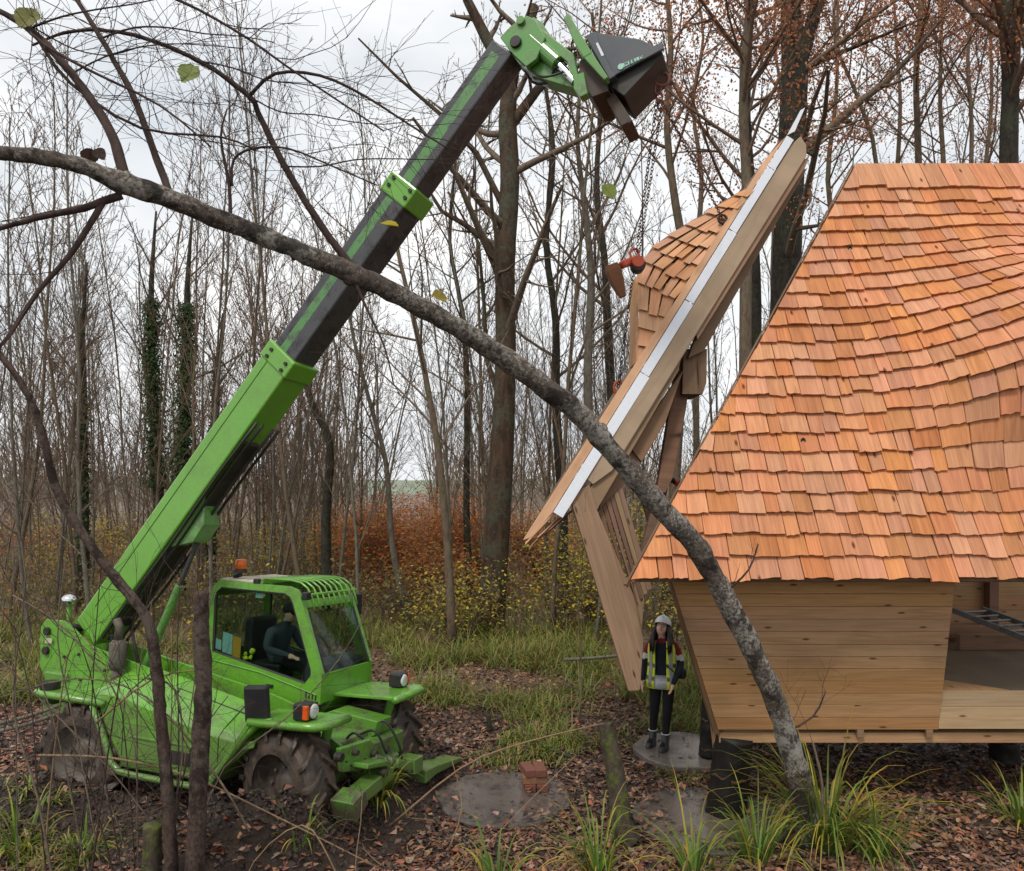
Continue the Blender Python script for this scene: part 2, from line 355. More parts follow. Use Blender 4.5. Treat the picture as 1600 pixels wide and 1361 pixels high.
    def build(s, name, mat, parent=None, smooth=False, bevel=0, grain=None, world=False):
        o = bpy.data.objects.new(name, s.mesh(name, mat, smooth, grain)); COL.objects.link(o)
        if parent:
            o.parent = parent
            if world: o.matrix_parent_inverse = wm(parent).inverted()
        if bevel:
            bv = o.modifiers.new('bevel', 'BEVEL'); bv.width = bevel; bv.segments = 2; bv.limit_method = 'ANGLE'; bv.angle_limit = R(35)
        if smooth and bevel: pass
        return o
def wm(o):
    m = o.matrix_basis.copy()
    if o.parent: m = wm(o.parent) @ o.matrix_parent_inverse @ m
    return m
def tag(o, label, cat, group=None, kind=None):
    if label: o['label'] = label
    if cat: o['category'] = cat
    if group: o['group'] = group
    if kind: o['kind'] = kind
    return o
def empty(name, loc, rot=(0, 0, 0), parent=None):
    o = bpy.data.objects.new(name, None); COL.objects.link(o); o.location = loc; o.rotation_euler = rot; o.empty_display_size = 0.2
    if parent: o.parent = parent
    return o
def copy_tree(o, parent=None):
    c = o.copy(); COL.objects.link(c); c.parent = parent
    for ch in o.children: copy_tree(ch, c)
    return c
def smooth_path(pts, rad, k=4):
    out, rr = [], []
    for i in range(len(pts) - 1):
        p0, p1, p2, p3 = pts[max(i - 1, 0)], pts[i], pts[i + 1], pts[min(i + 2, len(pts) - 1)]
        for j in range(k):
            t = j / k; out.append(.5 * ((2 * p1) + (p2 - p0) * t + (2 * p0 - 5 * p1 + 4 * p2 - p3) * t * t + (3 * p1 - p0 - 3 * p2 + p3) * t ** 3)); rr.append(lerp(rad[i], rad[i + 1], t))
    return out + [pts[-1]], rr + [rad[-1]]
def lerp(a, b, t): return a + (b - a) * t
def sm(t): t = max(0, min(1, t)); return t * t * (3 - 2 * t)
def mixcol(a, b, t): return tuple(lerp(x, y, t) for x, y in zip(a, b))
def jit(c, k, rng=random): 
    f = 1 + rng.uniform(-k, k); return tuple(max(0, x * f * (1 + rng.uniform(-k, k) * 0.4)) for x in c)

# ------------------------------------------------------------------ ground
MOUNDS = [(-2.6, 6.9, 0.48, 0.42), (-2.05, 7.2, 0.36, 0.36), (-3.1, 7.05, 0.5, 0.22), (-4.9, 7.95, 0.55, 0.22), (-1.25, 8.75, 0.3, 0.2), (-1.75, 7.9, 0.36, 0.30), (-1.45, 8.3, 0.30, 0.28), (-2.05, 7.15, 0.40, 0.16), (-0.95, 9.3, 0.38, 0.20), (-1.1, 10.0, 0.5, 0.16),
          (-2.9, 7.3, 0.5, 0.12), (-4.3, 8.1, 0.7, 0.14), (-5.3, 8.3, 0.5, 0.2), (-3.4, 7.6, 0.6, 0.08), (1.0, 9.1, 0.5, 0.12), (0.4, 10.4, 0.8, 0.08), (-5.6, 7.4, 0.8, 0.1)]
PADS = [(2.30, 10.2, 0.68), (-0.1, 8.75, 0.76), (2.10, 8.2, 0.80)]   # x, y, radius of the concrete pads
def gh(x, y):
    near = sm((40 - abs(y - 8)) / 30)
    z = (noise.noise(Vector((x * 0.35, y * 0.35, 3))) * 0.10 + noise.noise(Vector((x * 1.7, y * 1.7, 8))) * 0.035) * near
    if abs(x) < 9 and 5 < y < 14:
        z += noise.noise(Vector((x * 5.1, y * 5.1, 1))) * 0.022 + noise.noise(Vector((x * 11, y * 11, 5))) * 0.012
        for mx, my, r, h in MOUNDS:
            q = ((x - mx) ** 2 + (y - my) ** 2) / (r * r)
            if q < 7: z += h * math.exp(-q) * (1 + 0.5 * noise.noise(Vector((x * 7, y * 7, 2))))
        for px_, py_, r in PADS:
            q = math.hypot(x - px_, y - py_)
            if q < r + 0.35: z = lerp(z, -0.03, sm((r + 0.35 - q) / 0.35))
    if y > 60: z -= (y - 60) * 0.012 * sm((y - 60) / 60)
    return z
def axis(lo, hi, step, ends, grow=1.25):
    a = list(np.arange(lo, hi + 1e-6, step)); st = step
    while a[-1] < ends[1]: st *= grow; a.append(a[-1] + st)
    st = step
    while a[0] > ends[0]: st *= grow; a.insert(0, a[0] - st)
    return a
gx = axis(-7.5, 7.5, 0.085, (-1600, 1600)); gy = axis(6.2, 13.5, 0.085, (-60, 2200))
mb = MB(); nx = len(gx)
mb.v = [(x, y, gh(x, y)) for y in gy for x in gx]
mb.f = [(j * nx + i, j * nx + i + 1, (j + 1) * nx + i + 1, (j + 1) * nx + i) for j in range(len(gy) - 1) for i in range(nx - 1)]
tag(mb.build('ground', 'forest_floor', smooth=True), None, None, kind='structure')

# far hills with pasture beyond the wood
mb = MB(); hx = np.linspace(-900, 900, 60); hyv = np.linspace(260, 900, 10)
for y in hyv:
    for x in hx:
        t_ = (y - 260) / 640
        mb.v.append((x, y, -9 + sm(t_ * 1.6) * (13 + 7 * noise.noise(Vector((x * 0.006, 0, 4)))) + 2 * noise.noise(Vector((x * 0.02, y * 0.02, 1)))))
mb.f = [(j * 60 + i, j * 60 + i + 1, (j + 1) * 60 + i + 1, (j + 1) * 60 + i) for j in range(9) for i in range(59)]
tag(mb.build('hills', 'hill_grass', smooth=True), None, None, kind='structure')

# ------------------------------------------------------------------ concrete pads
def pad(x, y, r, mat, label, z0, am=.05):
    mb = MB(); n = 40; rng = random.Random(int(x * 100) + 5)
    ring = [(x + r * (1 + am * noise.noise(Vector((math.cos(2 * math.pi * i / n) * 2.4, math.sin(2 * math.pi * i / n) * 2.4, r)))) * math.cos(2 * math.pi * i / n),
             y + r * (1 + am * noise.noise(Vector((math.cos(2 * math.pi * i / n) * 2.4, math.sin(2 * math.pi * i / n) * 2.4, r)))) * math.sin(2 * math.pi * i / n), z0 - 0.2) for i in range(n)]
    mb.prism(ring[::1], (0, 0, 0.2))
    o = mb.build('concrete_pad', mat, bevel=0.012); tag(o, label, 'pad', 'round concrete foundation pads'); return o
pad(*PADS[0], 'wet_concrete', 'clean wet round concrete pad under the standing woman', 0.035)
pad(*PADS[1], 'wet_concrete_muddy', 'muddy wet concrete pad carrying the small brick stack', -0.004, .10)
pad(*PADS[2], 'wet_concrete_muddy', 'dark wet concrete pad under the charred hut stilt', 0.0, .06)

# ------------------------------------------------------------------ main hut on stilts
hut = empty('timber_hut', (3.6, 8.6, 0.0))
tag(hut, 'timber hut half with orange cedar shingle roof on charred stilts', 'hut')
def hb(mb, name, mat, grain=None, bevel=0.004, parent=None, smooth=False):
    return mb.build(name, mat, parent or hut, smooth, bevel, grain, world=True)
EL, RL = at(985, 907, 7.55), at(1338, 258, 9.9)         # roof: left end of eave, left end of ridge
XR = 7.4
RUP = (RL - EL); RUP0 = Vector((0, RUP.y, RUP.z)).normalized(); RN = Vector((0, -RUP0.z, RUP0.y))
def bumpd(x, v):      # the shingles sweep out over a swept dormer towards the right end
    gx_ = max(0, (x - 3.5) / 2.0)
    g = math.exp(-((v - 0.40) / (0.15 if v < 0.40 else 0.25)) ** 2)
    return 1.0 * min(gx_, 1.12) ** 2.0 * g
def roofp(x, v, off=0.0):
    p = EL + RUP * v; p = Vector((x, p.y, p.z))
    return p + RN * (bumpd(x, v) + off)
def roofx(v): return EL.x + RUP.x * v
def shingle(name, c, uvw, length):
    """c: 2 x n outer surface points (bottom row, top row) already placed, with inner copies"""
    (bo, to, bi, ti) = c; n = len(bo)
    mb = MB(); vs_ = bo + to + bi + ti
    fs_ = []
    for i in range(n - 1):
        fs_ += [(i, i + 1, n + i + 1, n + i), (2 * n + i + 1, 2 * n + i, 3 * n + i, 3 * n + i + 1), (i + 1, i, 2 * n + i, 2 * n + i + 1)]
    fs_ += [(0, n, 3 * n, 2 * n), (n - 1, 3 * n - 1, 4 * n - 1, 2 * n - 1), (n, n + 1, 3 * n + 1, 3 * n)] if n == 2 else [(0, n, 3 * n, 2 * n), (n - 1, 3 * n - 1, 4 * n - 1, 2 * n - 1)]
    mb.add(vs_, fs_)
    return mb
NC = 24
shs = []; rng = random.Random(21)
for k in range(NC - 1):
    v0, v1 = k / NC, min(1.0, (k + 1.75) / NC)
    if k == NC - 2: v1 = 1.003
    x = roofx(v0) - 0.01; first = True
    while x < XR:
        wd = rng.choice([rng.uniform(0.13, 0.22), rng.uniform(0.2, 0.31)])
        if k == NC - 2: wd *= 1.15
        x1 = min(x + wd, XR + 0.1)
        jb = rng.uniform(-0.0032, 0.0032) * (2.6 if rng.random() < 0.12 else 1); jt = rng.uniform(-0.0016, 0.0016)
        lift = rng.uniform(0.0, 0.008) + (0.012 if rng.random() < 0.06 else 0)
        n = 5; g = rng.uniform(0.002, 0.008); skew = rng.uniform(-0.008, 0.008)
        bo, to, bi, ti = [], [], [], []
        for i in range(n):
            u = i / (n - 1); xx = lerp(x + g, x1 - g, u)
            vb = v0 + jb + lerp(-jt, jt, u) + rng.uniform(-0.0014, 0.0014)
            xt = max(xx + skew, roofx(v1) - 0.01) if x < roofx(v1) else xx + skew
            if k == 0: vb = min(vb, 0.002)
            bo.append(roofp(xx, vb, 0.072 + lift)); to.append(roofp(xt, v1, 0.012)); bi.append(roofp(xx, vb + 0.001, 0.036 + lift)); ti.append(roofp(xt, v1, 0.002))
        pxr = 800 + F * bo[0].x / bo[0].y
        shs.append((pxr, bo, to, bi, ti, (x, v0)))
        x = x1
shs.sort(key=lambda s: s[0])
def roof_uv(me, vs_):
    uvl = me.uv_layers.new(name='UVMap')
    for lp in me.loops:
        p = Vector(vs_[lp.vertex_index]); uvl.data[lp.index].uv = (p.x, p.dot(RUP0))
deck = MB()
rows = [[roofp(lerp(roofx(j / 24) + 0.02, XR, i / 24), j / 24, -0.012) for i in range(25)] for j in range(25)]
rowb = [[roofp(lerp(roofx(j / 24) + 0.02, XR, i / 24), j / 24, -0.05) for i in range(25)] for j in range(25)]
deck.add([p for r in rows for p in r], [(j * 25 + i, j * 25 + i + 1, (j + 1) * 25 + i + 1, (j + 1) * 25 + i) for j in range(24) for i in range(24)])
deck.add([p for r in rowb for p in r], [(j * 25 + i + 1, j * 25 + i, (j + 1) * 25 + i, (j + 1) * 25 + i + 1) for j in range(24) for i in range(24)])
roof = hb(deck, 'roof', 'timber_brown', (1, 0, 0), 0)
rest = MB(); cnt = 0
for s in shs:
    if cnt < 300 and s[0] < 1640:
        m_ = shingle('shingle', s[1:5], None, 0); me = m_.mesh('shingle', 'cedar'); roof_uv(me, m_.v)
        o = bpy.data.objects.new('shingle', me); COL.objects.link(o); o.parent = roof
        o.matrix_parent_inverse = wm(roof).inverted(); cnt += 1
    else:
        m_ = shingle('shingle', s[1:5], None, 0); rest.add(m_.v, m_.f)
me = rest.mesh('outer_shingles', 'cedar'); roof_uv(me, rest.v)
o = bpy.data.objects.new('outer_shingles', me); COL.objects.link(o); o.parent = roof; o.matrix_parent_inverse = wm(roof).inverted(); o['kind'] = 'stuff'
print('shingles', cnt, len(shs))
# rake boards on the cut edge of the roof
for off, th, sh in ((-0.075, 0.06, -0.018), (-0.02, 0.05, -0.045)):
    mb = MB(); a, b = EL + Vector((sh - 0.015, 0.02, -0.05)), RL + Vector((sh - 0.015, 0, 0.0))
    pr = [a + RN * off, b + RN * off, b + RN * (off + th), a + RN * (off + th)]
    mb.prism(pr, (0.024, 0, 0)); hb(mb, 'rake_board', 'cedar_pale' if off < -0.05 else 'timber_brown', RUP, 0.002, parent=roof)
# ridge, back slope and rafters behind the shingles
mb = MB(); q0 = RL + Vector((0.0, 0.0, -0.03)); q1 = Vector((XR, RL.y, RL.z - 0.03)); bk = Vector((3.3, 2 * RL.y - EL.y, EL.z))
bk1 = Vector((XR, bk.y, bk.z)); nb = Vector((0, 0.05, -0.03))
mb.hexa([q0, q1, bk1, bk, q0 + Vector((0, 0.06, 0.03)), q1 + Vector((0, 0.06, 0.03)), bk1 + Vector((0, .06, .03)), bk + Vector((0, .06, .03))]); hb(mb, 'back_slope', 'timber_brown', (1, 0, 0), 0)
for v_ in (0.12, 0.3):
    pass
for xr_ in (1.9, 3.4, 4.9, 6.4):
    mb = MB(); a = roofp(max(xr_, EL.x + .1), 0.03, -0.07); vt = min(1.0, max(0.05, (xr_ - EL.x) / RUP.x)); b = roofp(xr_, min(vt, 0.98) if xr_ < RL.x else 0.98, -0.07)
    bq = Vector((a.x, b.y, b.z))
    mb.prism([a, bq, bq - RN * 0.16, a - RN * 0.16], (0.07, 0, 0)); hb(mb, 'rafter', 'timber', RUP0, 0.004)
# leaning wall of horizontal boards
WTL, WTR, WBL, WBR = at(1050, 908, 7.92), at(1492, 908, 7.92), at(1122, 1140, 8.2), at(1466, 1140, 8.2)
NP = 12; WN = (WTR - WTL).cross(WBL - WTL).normalized()
if WN.y > 0: WN = -WN
rng = random.Random(3); edges_ = [0]
for i in range(NP): edges_.append(edges_[-1] + rng.uniform(0.97, 1.03))
edges_ = [e / edges_[-1] for e in edges_]
for i in range(NP):
    t0, t1 = edges_[i] + 0.0013, edges_[i + 1] - 0.0013
    a, b, c, d = WTL.lerp(WBL, t0), WTR.lerp(WBR, t0), WTR.lerp(WBR, t1), WTL.lerp(WBL, t1)
    pr = rng.uniform(0.0, 0.003)
    mb = MB(); mb.prism([p + WN * (0.004 + pr) for p in (a, b, c, d)], -WN * 0.022); hb(mb, 'wall_board', 'larch_cladding', (1, 0, 0.0), 0.004)
mb = MB(); mb.prism([p - WN * 0.022 for p in (WTL + Vector((.02, 0, 0)), WTR - Vector((.02, 0, 0)), WBR - Vector((.02, 0, 0)), WBL + Vector((.02, 0, 0)))], -WN * 0.05); hb(mb, 'wall_backing', 'timber_brown', (1, 0, 0), 0)
# corner post on the left end and the receding left wall
for s_, nm in ((0, 'corner_post'),):
    mb = MB(); a, b = WTL + Vector((-0.02, 0.03, 0)), WBL + Vector((-0.025, 0.03, -0.06))
    mb.prism([a, a + Vector((0.06, 0.0, 0)), b + Vector((0.06, 0, 0)), b], (0, 0.12, 0)); hb(mb, nm, 'timber_brown', b - a, 0.004)
# floor, apron boards, sill beam
FZ = at(1466, 1078, 8.25).z
def apron(y0, y1, nm='apron_board', mat='pine_board'):
    a, b = at(1467, y0, 8.17), at(1467, y1, 8.17 + (y1 - y0) * 0.0003)
    mb = MB(); mb.prism([a, Vector((XR, a.y, a.z)), Vector((XR, b.y, b.z)), b], (0, 0.03, 0)); hb(mb, nm, mat, (1, 0, 0), 0.003)
apron(1080, 1103.5); apron(1104.5, 1139)
mb = MB(); s0 = at(1124, 1145, 8.24); s1 = at(1124, 1161, 8.24); mb.box(s0.x, XR, 8.24, 8.42, s1.z, s0.z - 0.0); hb(mb, 'sill_beam', 'larch_cladding', (1, 0, 0), 0.006)
mb = MB(); mb.prism([Vector(p) for p in ((s0.x + .05, 8.44, s1.z + .02), (XR, 8.44, s1.z + .02), (XR, 11.2, s1.z + .02), (3.35, 11.2, s1.z + .02))], (0, 0, s0.z - s1.z - .04)); hb(mb, 'underfloor', 'timber_brown', (1, 0, 0), 0)
for xk in (1345, 1453):
    k = at(xk, 1142, 8.19); mb = MB(); mb.box(k.x - 0.035, k.x + 0.035, 8.19, 8.235, k.z - 0.07, k.z + 0.01); hb(mb, 'support_block', 'timber', (1, 0, 0), 0.003)
k0 = at(1467, 1080, 8.21)
mb = MB(); mb.prism([Vector(p) for p in ((2.5, 8.22, k0.z - .03), (XR, 8.22, k0.z - .03), (XR, 11.2, k0.z - .03), (3.5, 11.2, k0.z - .03))], (0, 0, .025)); hb(mb, 'floor_sheet', 'plywood', (1, 0, 0), 0)
mb = MB(); mb.prism([Vector((4.45, 8.22, k0.z)), Vector((5.32, 8.22, k0.z)), Vector((4.45, 9.0, k0.z))], (0, 0, 0.012)); hb(mb, 'floor_sheet', 'larch_cladding', (0, 1, 0), 0)
# interior back wall with studs and a row of posts seen through the opening
for i in range(7):
    z0 = k0.z + i * 0.2; mb = MB(); mb.box(3.6, XR, 11.0, 11.03, z0, z0 + 0.195); hb(mb, 'inner_board', 'larch_cladding', (1, 0, 0), 0.002)
for xk in (5.5, 6.05, 6.75):
    mb = MB(); mb.box(xk, xk + 0.13, 10.85, 10.98, k0.z, k0.z + 1.6); hb(mb, 'post', 'timber_brown', (0, 0, 1), 0.004)
mb = MB(); mb.box(5.15, XR, 10.7, 10.82, k0.z + 0.1, k0.z + 0.22); hb(mb, 'rail', 'timber', (1, 0, 0), 0.004)
# door jamb on the right end of the wall, and lifting eyes on the roof
mb = MB(); mb.prism([WTR + Vector((-0.03, 0.03, 0)), WTR + Vector((0.0, 0.03, 0)), WBR + Vector((0.0, 0.03, 0)), WBR + Vector((-0.03, 0.03, 0))], (0, 0.16, 0)); hb(mb, 'door_jamb', 'timber_brown', WBR - WTR, 0.003)
for (px_, py_) in ((1328, 388), (1255, 690)):
    v_ = (907 - py_) / 649; d_ = 7.55
    for it in range(30):
        p = roofp((px_ - 800) / F * d_, v_, 0.05); d_ = p.y; v_ += (750 - F * (p.z - H) / p.y - py_) / 900
    mb = MB(); mb.tube([p + Vector((0.02 * math.cos(a), -0.0, 0.035 * math.sin(a))) for a in np.linspace(0, 2 * math.pi, 13)], 0.009, 6, False); mb.cyl(p + Vector((0, 0, 0.03)), p - RN * 0.06, 0.012)
    hb(mb, 'lifting_eye', 'grease_dark', None, 0)
# stilts: charred logs
def stilt(px0, py0, px1, py1, d, r):
    a, b = at(px0, py0, d), at(px1, py1, d); mb = MB(); n = 26; pts = [a.lerp(b, i / n) for i in range(n + 1)]
    mb.tube(pts, [r * (1.0 + .10 * (i / n) ** 2 + 0.03 * noise.noise(Vector((i * 0.4, px0, 0)))) for i in range(n + 1)], 36); mb.roughen(.016, 7)
    st = hb(mb, 'stilt', 'charred_log', b - a, 0, smooth=True)
    for t_, a0, a1 in ((0.40, 3.3, 4.2), (0.43, 4.5, 5.3), (0.41, 5.5, 6.0), (0.88, 3.6, 5.6)):
        c = a.lerp(b, t_); mb = MB(); rr = r * (1.02 + .10 * t_ ** 2); hh = .018 if t_ < .8 else .012
        mb.loft([[c + Vector((math.cos(t) * q_, math.sin(t) * q_, z_ + .012 * math.sin(t * 9))) for q_, z_ in ((rr * .96, -hh), (rr * 1.035, -hh * .7), (rr * 1.035, hh * .8), (rr * .96, hh))] for t in np.linspace(a0, a1, 12)]); mb.roughen(.008, 14); hb(mb, 'bare_patch', 'bare_ring', (1, 0, 0), 0, parent=st, smooth=True)
    return st
stilt(1147, 1150, 1132, 1292, 8.35, 0.205)
stilt(1112, 1085, 1108, 1180, 9.9, 0.12)
stilt(1570, 1155, 1570, 1250, 9.9, 0.17)
tri = MB(); a = at(1112, 1120, 8.3); b = at(1118, 1175, 8.35); tri.prism([a, a + Vector((.1, 0, 0)), b + Vector((.09, 0, 0)), b], (0, .12, 0)); hb(tri, 'corner_bracket', 'larch_cladding', (0, 0, 1), 0.004)

# ladder lying on the hut floor
lad = empty('ladder', (5.4, 9.6, k0.z + 0.02)); tag(lad, 'aluminium ladder lying on the hut floor', 'ladder')
def lrail(a, b, nm='ladder_rail'):
    mb = MB(); a, b = Vector(a), Vector(b); s_ = Vector((0, 0, 0.07)); sd_ = (b - a).cross(Vector((0, 0, 1))).normalized() * 0.03
    mb.hexa([a, b, b + sd_, a + sd_, a + s_, b + s_, b + sd_ + s_, a + sd_ + s_]); mb.build(nm, 'aluminium', lad, bevel=0.004, world=True)
La, Lb = Vector((5.84, 10.15, k0.z + .50)), Vector((6.36, 8.75, k0.z + .22)); lo = Vector((0.46, 0.12, 0))
lrail(La, Lb); lrail(La + lo, Lb + lo)
for i in range(9):
    p = La.lerp(Lb, (i + .5) / 9) + Vector((0, 0, .035)); mb = MB(); mb.cyl(p, p + lo, 0.016, n=8); mb.build('rung', 'aluminium', lad, world=True)
plk = MB(); plk.box(5.95, 7.3, 10.2, 10.3, k0.z + .0, k0.z + .2); o = plk.build('timber_offcut', 'timber_brown', grain=(1, 0, 0), bevel=.004); tag(o, 'dark timber beam lying behind the ladder on the hut floor', 'beam')

# ------------------------------------------------------------------ lifted roof module
mod = empty('roof_module', at(985, 1075, 8.45)); tag(mod, 'timber roof section with white flashing hanging from lifting chains', 'roof section')
def mbuild(mb, name, mat, grain=None, bevel=0.004, parent=None): return mb.build(name, mat, parent or mod, False, bevel, grain, world=True)
def dE(py): return lerp(8.3, 9.4, (800 - py) / 610)
def pts2(poly, dd=0.0): return [at(x, y, dE(y) + dd) for x, y in poly]
ED = (at(1250, 190, dE(190)) - at(870, 800, dE(800))).normalized()
def mprism(name, poly, dd, th, mat, grain, bevel=0.005, parent=None):
    mb = MB(); mb.prism(pts2(poly, dd), (0, th, 0)); return mbuild(mb, name, mat, grain, bevel, parent)
# white flashing in lengths
def along(t, off):   # point in px along the hip line (t 0 bottom .. 1 top), off px to the right of it
    x, y = lerp(864, 1243, t), lerp(801, 190, t); return (x + off * 0.85, y + off * 0.53)
cuts = [0.0, 0.36, 0.545, 0.725, 0.885, 0.965]
for i in range(5):
    t0, t1 = cuts[i] + 0.0015, cuts[i + 1] - 0.0005
    wdt = lerp(17, 12, t0); mprism('flashing', [along(t0, 0), along(t1, 0), along(t1, wdt), along(t0, wdt)], -0.02 - 0.002 * i, 0.012, 'white_flashing', ED, 0.001)
mprism('flashing', [along(.966, 0), (1242, 205), (1258, 168), (1251, 172)], -0.03, 0.01, 'white_flashing', ED, 0.001)
# edge board left of the flashing, with the sawn shingle butts below
mprism('edge_board', [along(-0.085, -17), along(0.15, -15), along(0.9, -9), along(0.96, -1), along(-0.0, -1), along(-0.07, -8)], 0.0, 0.05, 'cedar_pale', ED, 0.004)
for i, (a, b, c) in enumerate((((820, 852), (866, 803), 0.16), ((826, 860), (872, 812), 0.5), ((840, 842), (884, 803), 0.9), ((850, 838), (893, 800), 1.3))):
    mb = MB(); p, q = at(*a, dE(850) + c * .4), at(*b, dE(800) + c * .4); wv = Vector((0.01, 0.36, 0)); nv = Vector((0.018, 0, 0.012))
    mb.hexa([p, q, q + wv, p + wv, p + nv, q + nv, q + wv + nv, p + wv + nv]); mbuild(mb, 'eave_shingle', 'cedar_pale', q - p, 0.002)
# roof skin receding behind the edge board: two planks of sheathing
REC = Vector((0.02, 1, 0))
for i in range(4):
    t0, t1 = i / 4, (i + 1) / 4 - 0.003
    a, b = at(*along(t0 * .95, -9), dE(800 - 610 * t0 * .95) + .05), at(*along(t1 * .95, -6), dE(800 - 610 * t1 * .95) + .05)
    nv = Vector((ED.z, 0, -ED.x)) * 0.04
    mb = MB(); mb.hexa([a, b, b + REC * 2.2, a + REC * 2.2, a + nv, b + nv, b + REC * 2.2 + nv, a + REC * 2.2 + nv]); mbuild(mb, 'sheathing_board', 'timber_brown', REC, 0)
# rafters: two timbers stacked along the hip line
mprism('rafter', [along(0.10, 17), along(0.30, 15), along(0.955, 14), (1251, 213), (1260, 226), along(0.95, 43), along(0.60, 43), along(0.33, 44), along(0.145, 44), (927, 757)], 0.0, 0.10, 'timber_grey', ED, 0.008)
mprism('rafter', [along(0.56, 41), along(0.93, 41), (1266, 241), (1258, 262), (1090, 531), (1086, 515)], 0.035, 0.14, 'timber', ED, 0.006)
mprism('rafter', [(1063, 552), (1061, 578), (932, 798), (921, 765), (942, 728), along(0.3, 40), along(0.44, 40)], 0.045, 0.14, 'timber', ED, 0.006)
mprism('inner_rafter', [(1250, 268), (1262, 262), (1100, 548), (1075, 560), (1085, 532)], 0.22, 0.12, 'timber_brown', ED, 0.006)
mprism('purlin_end', [(1068, 545), (1105, 545), (1104, 598), (1098, 616), (1066, 616)], 0.30, 0.6, 'timber_brown', (0, 1, 0), 0.006)
mprism('strut', [(1062, 575), (1082, 560), (1072, 640), (1052, 745), (1040, 770), (1026, 770), (1045, 650)], 0.42, 0.14, 'timber_brown', (-.3, 0, 1), 0.006)
mprism('strut', [(1026, 770), (1044, 762), (1003, 950), (985, 945), (996, 880)], 0.50, 0.10, 'timber_brown', (-.2, 0, 1), 0.006)
mprism('inner_rafter', [(1068, 578), (1040, 660), (1003, 722), (985, 700), (1045, 610)], 0.16, 0.10, 'timber_brown', ED, 0.006)
mprism('tie_plate', [(950, 740), (985, 695), (1003, 722), (975, 765), (935, 800)], 0.20, 0.10, 'timber_brown', ED, 0.006)
# leaning leg and its boarded wall seen from the cut side
LEGD = Vector((0.27, 0, -1))
mprism('leg', [(889, 772), (921, 757), (934, 800), (990, 930), (1006, 1000), (1000, 1079), (982, 1080)], 0.02, 0.14, 'timber', LEGD, 0.008)
mprism('leg', [(996, 880), (1004, 905), (1010, 905), (1001, 1005), (990, 930)], 0.20, 0.10, 'timber', LEGD, 0.006)
for i in range(6):
    x0 = lerp(935, 972, i / 6); x1 = lerp(935, 972, (i + 1) / 6) - 0.1
    y0 = lerp(798, 760, i / 6)
    mprism('wall_board', [(x0, y0), (x1, y0 - 5), (x1 + 40 + i * 1.5, 955 - i * 7), (x0 + 50 - i * 1.0, 958 - i * 7)], 0.16 + 0.012 * (i % 2), 0.06, 'timber_brown' if i < 4 else 'timber', LEGD, 0.003)
mprism('far_leg', [(1000, 770), (1010, 765), (1040, 870), (1030, 880)], 0.75, 0.08, 'timber', LEGD, 0.006)
# swept dormer: shingle rows from silhouette to edge board
ROWS = [((1178, 286), (1182, 289)), ((1148, 303), (1168, 306)), ((1121, 319), (1153, 325)), ((1101, 333), (1138, 345)), ((1072, 349), (1122, 367)), ((1043, 368), (1107, 391)),
        ((1018, 386), (1092, 417)), ((1003, 408), (1073, 441)), ((997, 437), (1056, 467)), ((998, 484), (1043, 495)), ((999, 508), (1027, 516)), ((998, 540), (1014, 543)), ((997, 562), (1001, 563))]
rng = random.Random(5)
def dpt(x, y, off=0.0): 
    xe = 1243 - (y - 190) * 379 / 611
    return at(x, y, dE(y) + 0.02 + max(0, (xe - x)) * 0.0042 - off)
dorm = MB(); dv = [dpt(l[0] + 1, l[1], -0.03) for l, r in ROWS] + [dpt(r[0] + 12, r[1] + 2, -0.03) for l, r in ROWS]
nR = len(ROWS); dorm.add(dv, [(i, i + 1, nR + i + 1, nR + i) for i in range(nR - 1)])
dorm.add([p + Vector((0.03, 0.05, 0)) for p in dv], [(i + 1, i, nR + i, nR + i + 1) for i in range(nR - 1)])
dormer = mbuild(dorm, 'dormer', 'timber_brown', (0, 0, 1), 0)
for k in range(1, nR):
    (lx, ly), (rx, ry) = ROWS[k]; (ax, ay), (bx, by) = ROWS[k - 1]
    ln = math.hypot(rx - lx, ry - ly); m_ = max(1, round(ln / rng.uniform(13, 20)))
    for i in range(m_):
        u0, u1 = i / m_ + 0.012, (i + 1) / m_ - 0.03; j = rng.uniform(-3.0, 3.0); bo, to, bi, ti = [], [], [], []
        ov = 1.45
        for u in (u0, u1):
            B = (lerp(lx, rx, u), lerp(ly, ry, u) + j); T0 = (lerp(ax, bx, u), lerp(ay, by, u))
            if k < 9: T0 = (T0[0] + 7, T0[1])
            T = (lerp(B[0], T0[0], ov) , lerp(B[1], T0[1], ov))
            if i == 0 and u == u0: B = (B[0] - 2, B[1])
            bo.append(dpt(*B, 0.085)); to.append(dpt(*T, 0.005)); bi.append(dpt(*B, 0.035)); ti.append(dpt(*T, -0.01))
        s_ = shingle('shingle', (bo, to, bi, ti), None, 0); mbuild(s_, 'shingle', 'cedar_pale', to[0] - bo[0], 0, parent=dormer)
mb = MB(); mb.prism([dpt(993, 432), dpt(997, 432), dpt(998, 566), dpt(994, 566)], (0.0, 0.5, 0)); mbuild(mb, 'cheek_board', 'cedar_pale', (0, 0, 1), 0.002)

# ------------------------------------------------------------------ telehandler (local axes: x forward, y towards its far side, z up)
tele = empty('telehandler', (-3.259, 9.043, -0.079), (-0.068, 0.003, -0.387))
tag(tele, 'bright green telehandler with raised boom standing in churned mud', 'telehandler')
TM = wm(tele); TI = TM.inverted()
def mpt(px, py, y):
    c = TI @ Vector((0, 0, H)); d = TI.to_3x3() @ Vector(((px - 800) / F, 1, -(py - 750) / F)); k = (y - c.y) / d.y
    return c + d * k
def tb(mb, name, mat, parent=None, bevel=0.012, smooth=False, grain=None): return mb.build(name, mat, parent or tele, smooth, bevel, grain)
def xz(poly, y): return [Vector((x, y, z)) for x, z in poly]
